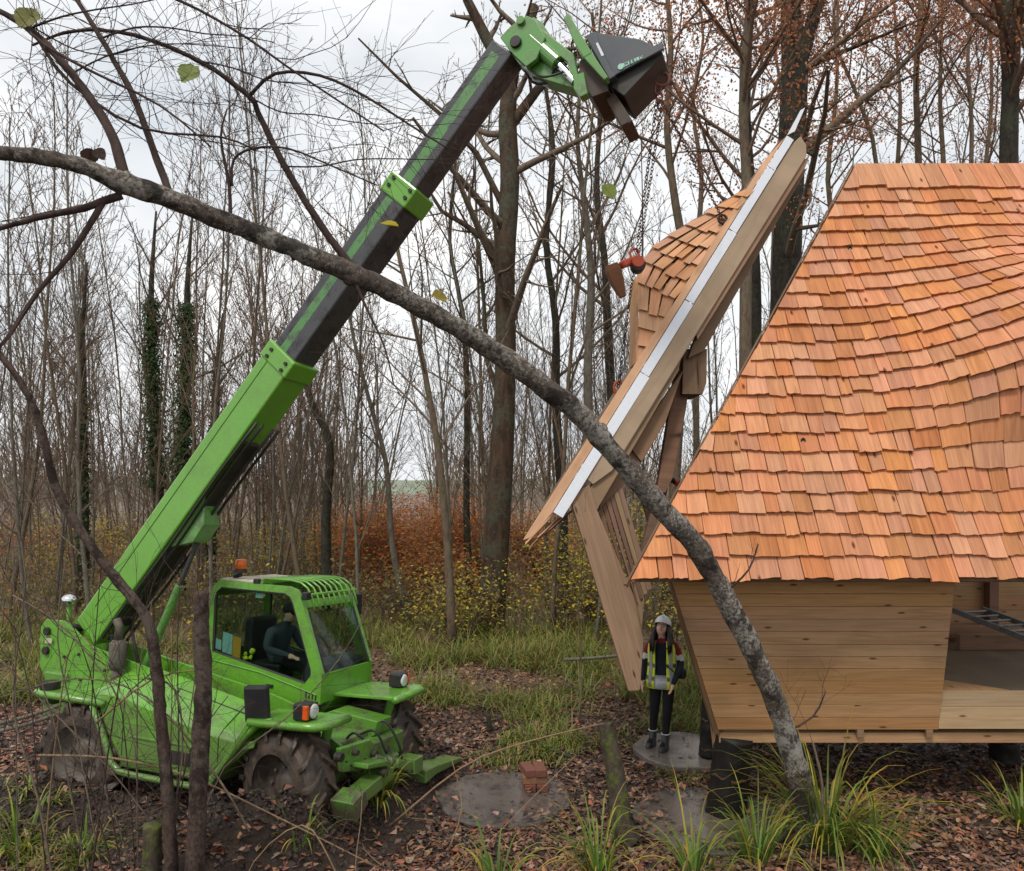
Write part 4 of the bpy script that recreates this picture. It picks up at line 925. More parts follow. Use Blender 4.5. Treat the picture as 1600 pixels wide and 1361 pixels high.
# hoses, seams, louvres, latches and mud on the machine
def hose(pts, r=.014, mat='black_plastic', nm='hose', par=None):
    P, W = smooth_path([Vector(p) for p in pts], [r] * len(pts), 5); mb = MB(); mb.tube(P, W, 7); tb(mb, nm, mat, par, 0, True)
hose([(1.70, -.3, .9), (1.85, -.35, 1.0), (2.0, -.28, .85), (2.04, -.2, .68)]); hose([(1.70, .1, .92), (1.9, .15, 1.02), (2.05, .2, .8), (2.08, .25, .6)]); hose([(1.72, -.1, .9), (1.95, -.12, .98), (2.06, -.05, .74)])
hose([BO + BD * .2 + BU * -.25 + Vector((0, -.15, 0)), BO + BD * .0 + BU * -.5 + Vector((0, -.1, 0)), (-1.6, -.3, 1.3)], .02); hose([BO + BD * .35 + BU * -.25 + Vector((0, .05, 0)), BO + BD * .2 + BU * -.6, (-1.35, -.2, 1.25)], .02)
hose([mpt(815, 100, -.1), mpt(832, 128, -.2), mpt(856, 128, -.3), mpt(868, 104, -.42)], .014); hose([mpt(812, 95, -.2), mpt(842, 118, -.44), mpt(862, 118, -.46), mpt(880, 112, -.42)], .012)
for x in (-0.72, 0.62):
    zb, zs, zt, zi = (interp(x, t) for t in (ZB, ZS, ZT, ZI)); mb = MB(); mb.tube([(x, -1.002, zb + .14), (x, -1.002, zt - .07), (x, -.93, zt + .002), (x, -.57, zi + .002)], .005, 5); tb(mb, 'panel_seam', 'grease_dark', bonnet, 0)
for i in range(4):
    mb = MB(); x = 0.86 + i * .045; mb.box(x, x + .018, yn - .004, yn + .003, 1.17 - i * .004, 1.24 - i * .004); tb(mb, 'louvre_slot', 'grease_dark', None, 0)
mb = MB(); mb.box(0.30, 0.40, yn - .02, yn + .004, 1.24, 1.275); tb(mb, 'door_latch', 'black_plastic', None, .006)
mb = MB(); mb.tube([(-.6, yn - .008, 1.49), (.2, yn - .008, 1.40), (1.02, yn - .008, 1.22)], .007, 5); tb(mb, 'panel_ridge', 'green_paint', None, 0)
for (x, z) in ((-2.3, 1.45), (-2.05, 1.5), (-1.6, 1.35), (-1.2, 1.3), (-.9, 1.25), (-2.45, 1.15), (-2.0, 1.2)):
    mb = MB(); mb.cyl((x, -.525, z), (x, -.542, z), .018, n=8); tb(mb, 'bolt', 'grease_dark', None, 0)
mb = MB(); mb.box(-2.62, -2.5, -.556, -.55, 1.60, 1.66); tb(mb, 'warning_plate', 'beige_roof', None, 0)
mb = MB(); mb.prism([Vector((x, -.60, z)) for x, z in ((1.30, .55), (1.75, .62), (1.9, .9), (1.7, 1.0), (1.35, .95))], (0, .04, 0)); tb(mb, 'axle_bracket', 'green_dirty', None, .01)
mb = MB(); mb.cyl((1.5, -.5, .6), (1.95, -.15, .72), .04); mb.cyl((1.5, .5, .6), (1.95, .15, .72), .04); tb(mb, 'steering_ram', 'grease_dark', None, 0)
for (px_, py_, x, r) in ((531, 1183, 2.06, .045), (556, 1176, 2.06, .03), (585, 1178, 2.06, .04), (640, 1206, 2.2, .03), (600, 1208, 2.24, .04)):
    p = mx(px_, py_, x); mb = MB(); mb.cyl(p - Vector((.05, 0, 0)), p + Vector((.03, 0, 0)), r, n=12); tb(mb, 'pivot_pin', 'grease_dark', None, .005)
for (px_, py_) in ((541, 1190), (548, 1196), (556, 1194), (570, 1186), (576, 1190)):
    p = mx(px_, py_, 2.035); mb = MB(); mb.cyl(p, p + Vector((.015, 0, 0)), .011, n=6); tb(mb, 'bolt', 'grease_dark', None, 0)

# ------------------------------------------------------------------ chains, hoist, rope
def chain(name, a, b, label, sag=0.0, link=0.052, mat='chain_steel'):
    a, b = Vector(a), Vector(b); n = max(3, int((b - a).length / (link * 0.78))); mb = MB()
    def pt(t): return a.lerp(b, t) + Vector((0, 0, -sag * 4 * t * (1 - t)))
    for i in range(n):
        p, q = pt(i / n), pt((i + 1) / n); c = (p + q) / 2; d = (q - p).normalized(); s_ = d.orthogonal().normalized()
        if i % 2: s_ = d.cross(s_)
        ring = [c + d * (link * .5 * math.cos(t)) + s_ * (link * .30 * math.sin(t)) for t in np.linspace(0, 2 * math.pi, 9)]
        mb.tube(ring, 0.0052, 4, False)
    o = mb.build(name, mat); tag(o, label, 'chain', 'lifting chains'); return o
hk = TM @ mpt(1031, 92, -.15)
ho = empty('lifting_hook', hk); tag(ho, 'red lifting hook hanging from the grey block', 'hook')
mb = MB(); mb.tube([hk + Vector(p) for p in ((0, 0, .05), (0, 0, -.12))], .03, 8); mb.build('shank', 'grease_dark', ho, world=True)
mb = MB(); mb.tube([hk + Vector((0.02 + 0.07 * math.sin(t), 0, -.20 + 0.065 * math.cos(t))) for t in np.linspace(-0.2, 4.4, 12)], [.017] * 9 + [.014, .010, .006], 8); mb.build('hook_bend', 'chain_red', ho, world=True)
top = hk + Vector((0, 0, -.30))
mb = MB()
for j in range(3): mb.tube([top + Vector((0.02 * (j - 1) + .03 * math.cos(t), .02 * j, -.07 * j + .055 * math.sin(t))) for t in np.linspace(0, 2 * math.pi, 13)], .009, 6, False)
o = mb.build('master_ring', 'chain_red', smooth=True); tag(o, 'red master rings linking hook to the lifting chains', 'shackle')
A1, A2, A3 = at(994, 398, 8.9), at(1128, 340, 9.15), at(966, 606, 9.3)
chain('lifting_chain', top + Vector((-.03, 0, -.12)), A1, 'rusty chain running from the hook to the orange hoist')
chain('lifting_chain', top + Vector((.03, .05, -.12)), A1 + Vector((.07, .25, .05)), 'second rusty chain hanging just beside the hoist chain')
chain('lifting_chain', top + Vector((.05, .02, -.15)), A2, 'chain slanting down to the eye on the raised shingle roof')
chain('lifting_chain', A1 + Vector((-.04, 0, -.25)), A3, 'loose hand chain dangling below the orange hoist', mat='grease_dark')
hoist = empty('chain_hoist', A1 + Vector((-.06, 0, -.1))); tag(hoist, 'orange chain hoist hanging beside the raised shingle roof', 'hoist')
c = A1 + Vector((-.08, 0, -.10))
mb = MB(); Mh = Matrix.Translation(c + Vector((0, 0, .02))) @ Euler((0, R(-22), R(20))).to_matrix().to_4x4(); mb.box(-.12, .08, -.06, .06, -.05, .04, Mh); mb.build('hoist_body', 'orange_paint', hoist, bevel=.025, world=True)
mb = MB(); mb.cyl(c + Vector((.10, -.08, -.03)), c + Vector((.10, .08, -.03)), .082, n=20); mb.build('hoist_wheel', 'grease_dark', hoist, bevel=.015, world=True)
mb = MB(); mb.cyl(c + Vector((.09, -.10, .0)), c + Vector((.09, -.05, .0)), .07, n=20); mb.build('hoist_cover', 'orange_paint', hoist, bevel=.01, world=True)
mb = MB(); mb.tube([c + Vector((.06 + .05 * math.cos(t), 0, .11 + .06 * math.sin(t))) for t in np.linspace(0, 2 * math.pi, 13)], .015, 6, False); mb.build('hoist_ring', 'orange_paint', hoist, world=True)
mb = MB(); Mh = Matrix.Translation(c + Vector((-.17, 0, -.13))) @ Euler((0, R(-20), 0)).to_matrix().to_4x4(); mb.loft([[Mh @ Vector((x * k, y * k, z)) for x, y in ((-.085, -.07), (.085, -.07), (.085, .07), (-.085, .07))] for z, k in ((.12, .8), (.05, 1.0), (-.08, .9), (-.28, .45))]); mb.build('chain_bag', 'bag_brown', hoist, bevel=.012, world=True)
p = A2; mb = MB(); mb.tube([p + Vector((.05 * math.cos(t), -.03, -.03 + .05 * math.sin(t))) for t in np.linspace(0, 2 * math.pi, 13)], .015, 6, False); mb.cyl(p + Vector((.02, -.03, -.06)), p + Vector((.12, .05, -.10)), .02)
o = mb.build('shackle', 'grease_dark'); tag(o, 'dark steel shackle fixed on the raised dormer shingles', 'shackle')
p = A3; mb = MB(); mb.tube([p + Vector((.05 * math.cos(t), 0, .0 + .08 * math.sin(t))) for t in np.linspace(0, 2 * math.pi, 13)], .016, 6, False); mb.tube([p + Vector((.03, 0, -.06)), p + Vector((-.01, 0, -.14)), p + Vector((.03, 0, -.2))], .016, 6)
o = mb.build('shackle', 'orange_paint'); tag(o, 'red shackle at the left edge of the lifted section', 'shackle')
mb = MB(); ra, rb = at(1003, 700, 8.75), at(1046, 742, 8.95); mb.tube([ra, ra.lerp(rb, .5) + Vector((0, 0, -.01)), rb], .007, 6); o = mb.build('guide_rope', 'bark_grey'); tag(o, 'thin guide rope held by the gloved hand beside the roof', 'rope')

# ------------------------------------------------------------------ people
def skin_body(name, J, edges, rootname, mats, zone, sub=2):
    """J: joint name -> (position, radius); grows one continuous surface; zone(co) -> material slot"""
    names = list(J); idx = {n: i for i, n in enumerate(names)}
    me = bpy.data.meshes.new(name); me.from_pydata([J[n][0] for n in names], [(idx[a], idx[b]) for a, b in edges], [])
    o = bpy.data.objects.new(name + '_tmp', me); COL.objects.link(o)
    o.modifiers.new('skin', 'SKIN'); sk = me.skin_vertices[0].data if me.skin_vertices else None
    if sk is None:
        bpy.context.view_layer.objects.active = o; me.skin_vertices.new() if hasattr(me.skin_vertices, 'new') else None
        sk = me.skin_vertices[0].data
    for n in names:
        r = J[n][1]; sk[idx[n]].radius = r if isinstance(r, tuple) else (r, r); sk[idx[n]].use_root = (n == rootname)
    s_ = o.modifiers.new('sub', 'SUBSURF'); s_.levels = sub; s_.render_levels = sub
    dg = bpy.context.evaluated_depsgraph_get(); ev = o.evaluated_get(dg); m2 = bpy.data.meshes.new_from_object(ev)
    bpy.data.objects.remove(o); m2.name = name; m2.materials.clear()
    for m_ in mats: m2.materials.append(MAT[m_])
    for p in m2.polygons: p.material_index = zone(p.center); p.use_smooth = True
    return m2
def hand_joints(J, E_, side, wrist, palm_dir, spread, r=0.0085, curl=Vector((0, -0.3, 0)), n='h'):
    wrist = Vector(wrist); d = Vector(palm_dir).normalized(); s_ = Vector(spread).normalized()
    k = wrist + d * 0.075; J[n + 'palm'] = (k, (.032, .022)); 
    for i, (off, ln) in enumerate(((-.03, .062), (-.01, .075), (.01, .07), (.03, .055))):
        a = k + s_ * off + d * .03; b = a + d * ln * .55; c = b + (d + curl).normalized() * ln * .5
        J[f'{n}f{i}a'] = (a, r + .001); J[f'{n}f{i}b'] = (b, r); J[f'{n}f{i}c'] = (c, r * .85); E_ += [(n + 'palm', f'{n}f{i}a'), (f'{n}f{i}a', f'{n}f{i}b'), (f'{n}f{i}b', f'{n}f{i}c')]
    a = wrist + d * .035 + s_ * -.038; b = a + (d * .8 + s_ * -.6).normalized() * .035; c = b + (d + s_ * -.1).normalized() * .03
    J[n + 't0'] = (a, r + .003); J[n + 't1'] = (b, r + .001); J[n + 't2'] = (c, r); E_ += [(n + 'palm', n + 't0'), (n + 't0', n + 't1'), (n + 't1', n + 't2')]
J = {'pelvis': ((0, 0, .95), (.145, .105)), 'waist': ((0, 0, 1.08), (.125, .09)), 'chest': ((0, 0.0, 1.27), (.145, .10)), 'neck0': ((0, .01, 1.415), (.07, .06)), 'neck': ((0, 0.0, 1.475), .05),
     'jaw': ((0, -.025, 1.525), (.058, .066)), 'skull': ((0, -.01, 1.60), (.074, .088)), 'crown': ((0, .012, 1.665), (.05, .06))}
E_ = [('pelvis', 'waist'), ('waist', 'chest'), ('chest', 'neck0'), ('neck0', 'neck'), ('neck', 'jaw'), ('jaw', 'skull'), ('skull', 'crown')]
for s_, n in ((-1, 'L'), (1, 'R')):
    J.update({'sh' + n: ((s_ * .168, .01, 1.372 + .008 * s_), .066), 'el' + n: ((s_ * (.225 if s_ < 0 else .25), .045, 1.10 + .01 * s_), .055), 'wr' + n: ((-.25, -.03, .885) if s_ < 0 else (.175, -.13, .91), .038)})
    FX, FY = (-.125, .05) if s_ < 0 else (.055, -.07)
    J.update({'hip' + n: ((s_ * .085 + .012, 0, .87), .10), 'kn' + n: ((lerp(s_ * .085, FX, .5) + .01, FY * .5 - .03, .49), .068), 'ca' + n: ((lerp(s_ * .085, FX, .7), FY * .7 + .012, .33), .06), 'an' + n: ((FX, FY + .01, .09), .044), 'to' + n: ((FX - .045, FY - .13, .04), .038)})
    E_ += [('chest', 'sh' + n), ('sh' + n, 'el' + n), ('el' + n, 'wr' + n), ('wr' + n, 'h' + n + 'palm'), ('pelvis', 'hip' + n), ('hip' + n, 'kn' + n), ('kn' + n, 'ca' + n), ('ca' + n, 'an' + n), ('an' + n, 'to' + n)]
    hand_joints(J, E_, s_, J['wr' + n][0], (0, -.25, -1) if s_ < 0 else (-.35, -.35, -1), (0.25, -1, 0), curl=Vector((-s_ * .5, 0, 0)), n='h' + n)
def zone(c):
    if c.z > 1.455: return 0
    if (c.x < -.19 or (c.x > .06 and c.y < -.13)) and .68 < c.z < .88: return 0
    if abs(c.x) > .148 and c.z > .86:
        if c.z > 1.24: return 3
        if c.z > 1.165: return 4
        return 1
    if c.z > 1.40: return 3
    if c.z > .95: return 1
    return 2
wx, wy = 2.0, 10.26
woman = empty('person', (wx, wy, 0.04), (0, 0, R(-17)))
tag(woman, 'person in white hard hat and yellow vest looking up, standing on concrete pad', 'person')
me = skin_body('body', J, E_, 'pelvis', ['skin', 'navy_cloth', 'black_cloth', 'red_cloth', 'white_cloth'], zone)
o = bpy.data.objects.new('body', me); COL.objects.link(o); o.parent = woman
def ell(z, rx, ry, cy=0.0, a0=0, a1=2 * math.pi, n=24, cx=0.0): return [Vector((cx + rx * math.sin(lerp(a0, a1, i / n)), cy - ry * math.cos(lerp(a0, a1, i / n)), z)) for i in range(n + 1)]
def shell(rings, th=0.008):
    mb = MB(); n = len(rings[0])
    inner = [[p - Vector((p.x, p.y - r[n // 2].y * .0, 0)).normalized() * th if p.length else p for p in r] for r in rings]
    vs_ = [p for r in rings for p in r] + [p for r in inner for p in r]; m = len(rings) * n; fs_ = []
    for j in range(len(rings) - 1):
        for i in range(n - 1):
            a = j * n + i; fs_ += [(a, a + 1, a + n + 1, a + n), (m + a + 1, m + a, m + a + n, m + a + n + 1)]
        for i in (0, n - 1):
            a = j * n + i; fs_.append((a, a + n, m + a + n, m + a))
    for j in (0, len(rings) - 1):
        for i in range(n - 1): a = j * n + i; fs_.append((a, m + a, m + a + 1, a + 1))
    mb.add(vs_, fs_); return mb
# hi-vis vest, open at the front
V_ = [(.80, .205, .165, .40), (.88, .205, .165, .45), (.95, .20, .158, .42), (1.08, .185, .140, .42), (1.2, .185, .142, .42), (1.3, .19, .145, .42), (1.37, .185, .125, .42), (1.425, .13, .09, .55)]
def vring(z, rx, ry, g, k=0.0): return ell(z, rx + k, ry + k, 0.0, g, 2 * math.pi - g)
sv = shell([vring(*v) for v in V_]); vest = sv.build('vest', 'vest_yellow', woman, smooth=True)
def vint(z):
    for a, b in zip(V_, V_[1:]):
        if z <= b[0]: t = (z - a[0]) / (b[0] - a[0]); return tuple(lerp(x, y, t) for x, y in zip(a, b))
    return V_[-1]
for z in (.91, 1.08): shell([vring(*vint(z), .005), vring(*vint(z + .05), .005)]).build('reflective_strip', 'reflective_grey', vest, smooth=True)
for s_ in (-1, 1):
    rr = []
    for z in np.linspace(.82, 1.41, 10):
        z_, rx, ry, g = vint(z); a = (g + .35) * s_; rr.append([Vector(((rx + .006) * math.sin(a + da), -(ry + .006) * math.cos(a + da), z)) for da in (-.16, 0, .16)])
    shell(rr).build('reflective_strip', 'reflective_grey', vest, smooth=True)
shell([ell(z, r1, r2, 0, -0.55, .55, 10) for z, r1, r2 in ((.80, .185, .15), (.9, .185, .148), (.98, .175, .14))]).build('shirt_hem', 'white_cloth', woman, smooth=True)
mb = MB(); mb.tube([(.12, -.15, 1.38), (.05, -.155, 1.25), (-.02, -.16, 1.1), (.05, -.17, 1.16), (.17, -.13, 1.03)][:1] + [(-.03, -.155, 1.24), (.07, -.165, 1.13), (.19, -.12, 1.02), (.22, -.02, .99)], .007, 6); mb.build('bag_strap', 'black_cloth', woman)
mb = MB(); mb.box(.20, .32, -.06, .08, .93, 1.05); mb.build('shoulder_bag', 'black_cloth', woman, bevel=.03)
# head turned up: face, hair, helmet
HT = Matrix.Translation((0, 0, 1.52)) @ Euler((R(-25), R(3), R(-6))).to_matrix().to_4x4() @ Matrix.Translation((0, 0, -1.52))
def hm(p): return HT @ Vector(p)
def hbuild(mb, nm, mat, sm_=True, par=None):
    mb.v = [tuple(hm(p)) for p in mb.v]; return mb.build(nm, mat, par or woman, smooth=sm_)
mb = MB(); mb.ball((0, -.035, 1.575), .1, (.70, .80, 1.08), 18, 14); face = hbuild(mb, 'face', 'skin')
mb = MB(); mb.tube([(0, -.108, 1.60), (0, -.127, 1.572), (0, -.122, 1.556), (0, -.10, 1.548)], [.008, .012, .014, .008], 8); hbuild(mb, 'nose', 'skin', par=face)
for s_ in (-1, 1):
    mb = MB(); mb.ball((s_ * .028, -.104, 1.592), .0115, (1.2, .7, .75), 10, 6); hbuild(mb, 'eye', 'helmet_white', par=face)
    mb = MB(); mb.ball((s_ * .028, -.1125, 1.592), .0055, (1, .5, 1), 8, 6); hbuild(mb, 'pupil', 'hair_dark', par=face)
    mb = MB(); mb.tube([(s_ * .014, -.113, 1.610), (s_ * .03, -.11, 1.614), (s_ * .045, -.10, 1.608)], [.003, .004, .002], 6); hbuild(mb, 'eyebrow', 'hair_dark', par=face)
    mb = MB(); mb.tube([(s_ * .028 + .021 * math.cos(t), -.122 + .012 * abs(math.cos(t)), 1.592 + .017 * math.sin(t)) for t in np.linspace(0, 2 * math.pi, 15)], .0022, 5, False); hbuild(mb, 'glasses_rim', 'hair_dark', par=face)
    mb = MB(); mb.ball((s_ * .073, -.015, 1.575), .018, (.4, .8, 1.2), 8, 6); hbuild(mb, 'ear', 'skin', par=face)
mb = MB(); mb.tube([(-.028, -.105, 1.535), (-.012, -.116, 1.529), (.012, -.116, 1.529), (.028, -.105, 1.535)], [.003, .0055, .0055, .003], 8); hbuild(mb, 'mouth', 'lip', par=face)
mb = MB(); mb.tube([(-.02, -.110, 1.534), (0, -.117, 1.532), (.02, -.110, 1.534)], [.002, .0035, .002], 6); hbuild(mb, 'teeth', 'helmet_white', par=face)
# hair: wavy locks falling to the chest
mb = MB(); rng = random.Random(2)
for i in range(46):
    a = lerp(1.02, 2 * math.pi - 1.02, i / 45) + rng.uniform(-.05, .05); p = [hm((.08 * math.sin(a), .0 - .092 * math.cos(a), 1.645)), hm((.092 * math.sin(a), .005 - .1 * math.cos(a), 1.56))]
    fr_ = 1 if abs(a - math.pi) > 1.6 else 0; e = Vector((.125 * math.sin(a) + rng.uniform(-.02, .02), (-.09 if fr_ else .0) - .085 * math.cos(a), 1.42)); g = Vector((e.x * .95 + rng.uniform(-.02, .02), e.y - (.03 if fr_ else 0), 1.29 + rng.uniform(-.04, .05)))
    mb.tube([p[0], p[1], p[1].lerp(e, .5) + Vector((rng.uniform(-.012, .012), 0, 0)), e, g], [.02, .023, .024, .022, .006], 6)
mb.build('hair', 'hair_dark', woman, smooth=True)
mb = MB(); rings = []
for ph in np.linspace(0, math.pi / 2, 8): rings.append([Vector((.112 * math.cos(ph) * math.sin(a) + 1e-5, .012 - .132 * math.cos(ph) * math.cos(a), 1.635 + .125 * math.sin(ph))) for a in np.linspace(0, 2 * math.pi, 25)[:-1]])
mb.loft(rings); hel = hbuild(mb, 'hard_hat', 'helmet_white')
mb = MB(); mb.loft([[Vector((r_ * .118 * math.sin(a), .012 - (.138 + (.035 if math.cos(a) > .3 else 0) * math.cos(a)) * r_ * math.cos(a), z)) for a in np.linspace(0, 2 * math.pi, 25)[:-1]] for r_, z in ((.94, 1.64), (1.04, 1.626), (1.03, 1.619), (.93, 1.628))]); hbuild(mb, 'hat_brim', 'helmet_white', par=hel)
mb = MB(); mb.tube([hm((0, -.10, 1.70)), hm((0, -.03, 1.755)), hm((0, .06, 1.755)), hm((0, .12, 1.70))], .014, 8); mb.build('hat_ridge', 'helmet_white', hel, smooth=True)
for s_ in (-1, 1):
    FX, FY = (-.125, .05) if s_ < 0 else (.055, -.07); MR = Matrix.Translation((FX, FY, 0)) @ Matrix.Rotation(R(-16), 4, 'Z')
    mb = MB(); mb.loft([[MR @ Vector((rx * math.sin(a), cy - ry * math.cos(a), z)) for a in np.linspace(0, 2 * math.pi, 15)[:-1]] for z, rx, ry, cy in ((-.035, .05, .125, -.055), (.0, .056, .135, -.058), (.035, .054, .125, -.05), (.07, .05, .085, -.02), (.11, .05, .06, .005), (.19, .056, .062, .01))])
    bt = mb.build('boot', 'boot_grey', woman, smooth=True)
    mb = MB(); mb.tube([MR @ Vector((.055 * math.sin(a), .01 - .061 * math.cos(a), .197)) for a in np.linspace(0, 2 * math.pi, 15)], .008, 5, False); mb.build('sock', 'white_cloth', woman, smooth=True)

# driver in the cab, seen through the side window
J = {'pelvis': ((0.0, .66, 1.5), (.15, .12)), 'waist': ((.04, .66, 1.65), (.14, .11)), 'chest': ((.12, .65, 1.85), (.15, .12)), 'neck0': ((.19, .64, 2.0), .06), 'neck': ((.22, .64, 2.05), .055), 'jaw': ((.28, .63, 2.10), .07), 'skull': ((.27, .63, 2.18), .088), 'crown': ((.25, .63, 2.245), .055)}
E_ = [('pelvis', 'waist'), ('waist', 'chest'), ('chest', 'neck0'), ('neck0', 'neck'), ('neck', 'jaw'), ('jaw', 'skull'), ('skull', 'crown')]
for s_, n in ((-1, 'L'), (1, 'R')):
    y = .65 + s_ * .2; J.update({'sh' + n: ((.13, y, 1.94), .072), 'el' + n: ((.12 if s_ < 0 else .25, y + s_ * .06, 1.66), .058), 'wr' + n: ((.36 if s_ < 0 else .5, .42 if s_ < 0 else .75, 1.56 if s_ < 0 else 1.62), .036)})
    J.update({'hip' + n: ((.06, .66 + s_ * .1, 1.48), .095), 'kn' + n: ((.5, .66 + s_ * .13, 1.47), .075), 'an' + n: ((.58, .66 + s_ * .13, 1.24), .05), 'to' + n: ((.7, .66 + s_ * .13, 1.2), .04)})
    E_ += [('chest', 'sh' + n), ('sh' + n, 'el' + n), ('el' + n, 'wr' + n), ('wr' + n, 'h' + n + 'palm'), ('pelvis', 'hip' + n), ('hip' + n, 'kn' + n), ('kn' + n, 'an' + n), ('an' + n, 'to' + n)]
    hand_joints(J, E_, s_, J['wr' + n][0], (1, -.2, -.1), (0, 1, 0), curl=Vector((0, 0, -.6)), n='h' + n)
for n_ in list(J):
    if J[n_][0][2] > 1.58: J[n_] = ((J[n_][0][0] - .02, J[n_][0][1] - .08, J[n_][0][2] - .09 * min(1, (J[n_][0][2] - 1.58) / .3)), J[n_][1])
def zone(c):
    if c.z > 1.965 or (c.x > .37 and c.z > 1.5 and c.z < 1.70 and (c.y < .44 or c.x > .52)): return 0
    return 1 if c.z > 1.56 or c.x < .2 else 2
me = skin_body('body', J, E_, 'pelvis', ['skin', 'grey_cloth', 'black_cloth'], zone)
drv = empty('person', (0, 0, 0)); drv.matrix_world = TM; tag(drv, 'driver in grey jacket and dark cap seated inside the green cab', 'person')
o = bpy.data.objects.new('body', me); COL.objects.link(o); o.parent = drv
mb = MB(); mb.ball((.242, .55, 2.112), .1, (1.0, .92, .78)); mb.tube([(.30, .55, 2.10), (.38, .55, 2.085)], [.07, .05], 10); mb.build('cap', 'black_cloth', drv, smooth=True)
mb = MB(); mb.tube([(.335, .55, 2.05), (.352, .55, 2.03), (.335, .55, 2.015)], [.008, .014, .008], 8); mb.build('nose', 'skin', drv, smooth=True)

# worker mostly hidden behind the shingle roof, one gloved hand reaching out
hd = at(1040, 744, 9.0); sh = Vector((2.55, 9.35, 3.05))
J = {'pelvis': ((2.75, 9.4, 2.32), .13), 'chest': ((2.72, 9.38, 2.75), (.16, .11)), 'neck0': ((2.72, 9.38, 3.02), .06), 'neck': ((2.72, 9.36, 3.1), .05), 'skull': ((2.71, 9.33, 3.24), .09), 'sh': (sh, .065), 'el': ((2.28, 9.2, 3.34), .05), 'wr': (hd + Vector((.10, .05, -.05)), .036),
     'shR': ((2.9, 9.42, 2.97), .065), 'elR': ((2.98, 9.45, 2.68), .05), 'wrR': ((2.95, 9.4, 2.42), .035)}
E_ = [('pelvis', 'chest'), ('chest', 'neck0'), ('neck0', 'neck'), ('neck', 'skull'), ('chest', 'sh'), ('sh', 'el'), ('el', 'wr'), ('wr', 'hpalm'), ('chest', 'shR'), ('shR', 'elR'), ('elR', 'wrR')]
for s_, n in ((-1, 'L'), (1, 'R')):
    J.update({'hip' + n: ((2.75 + s_ * .1, 9.4, 2.22), .095), 'kn' + n: ((2.75 + s_ * .12, 9.38, 1.8), .065), 'an' + n: ((2.75 + s_ * .12, 9.42, 1.42), .045), 'to' + n: ((2.75 + s_ * .13, 9.3, 1.36), .04)}); E_ += [('pelvis', 'hip' + n), ('hip' + n, 'kn' + n), ('kn' + n, 'an' + n), ('an' + n, 'to' + n)]
hand_joints(J, E_, -1, J['wr'][0], (-1, -.3, .35), (0.2, .3, 1), r=.011, curl=Vector((0, -.8, 0)), n='h')
wcut = J['wr'][0].x
def zone(c): return 1 if (c.x < wcut + .02 and c.z > 3.2) else (3 if c.x < wcut + .055 and c.z > 3.2 else (2 if c.z > 2.25 else 0))
me = skin_body('body', J, E_, 'pelvis', ['black_cloth', 'grease_dark', 'grey_cloth', 'lens_orange'], zone)
wk = empty('person', (2.75, 9.4, k0.z)); tag(wk, 'worker hidden behind the roof edge, only a dark gloved hand with orange cuff showing', 'person')
o = bpy.data.objects.new('body', me); COL.objects.link(o); o.parent = wk; o.matrix_parent_inverse = wm(wk).inverted()
mb = MB(); mb.box(2.4, 3.1, 9.2, 9.6, k0.z + 0.0, 1.335); o = mb.build('step_platform', 'plywood', grain=(1, 0, 0), bevel=.01); tag(o, 'plywood step box inside the hut behind the roof', 'box')

# ------------------------------------------------------------------ brick stack
bx, by = 0.26, 9.0
mb = MB(); mb.box(-.1075, .1075, -.05125, .05125, 0, .065); bme = mb.mesh('brick', 'brick_red'); bme2 = mb.mesh('brick', 'brick_orange'); rng = random.Random(9)
for lay in range(3):
    for k in range(2):
        for e_ in range(1):
            o = bpy.data.objects.new('brick', bme2 if (lay == 1) else bme); COL.objects.link(o); bv = o.modifiers.new('bevel', 'BEVEL'); bv.width = .005
            o.location = (bx + (k - .5) * .125 + rng.uniform(-.01, .01), by + rng.uniform(-.01, .01), -0.004 + lay * .0655) if lay % 2 == 0 else (bx + rng.uniform(-.01, .01), by + (k - .5) * .125, -0.004 + lay * .0655)
            o.rotation_euler = (0, 0, (R(90) if lay % 2 == 0 else 0) + rng.uniform(-.12, .12) + R(12)); o.scale = (1.35, 1.25, 1.3)
            o.location.z = -0.004 + lay * .0855
            tag(o, 'red or orange brick in the small pile on the muddy concrete pad', 'brick', 'bricks stacked on the concrete pad')

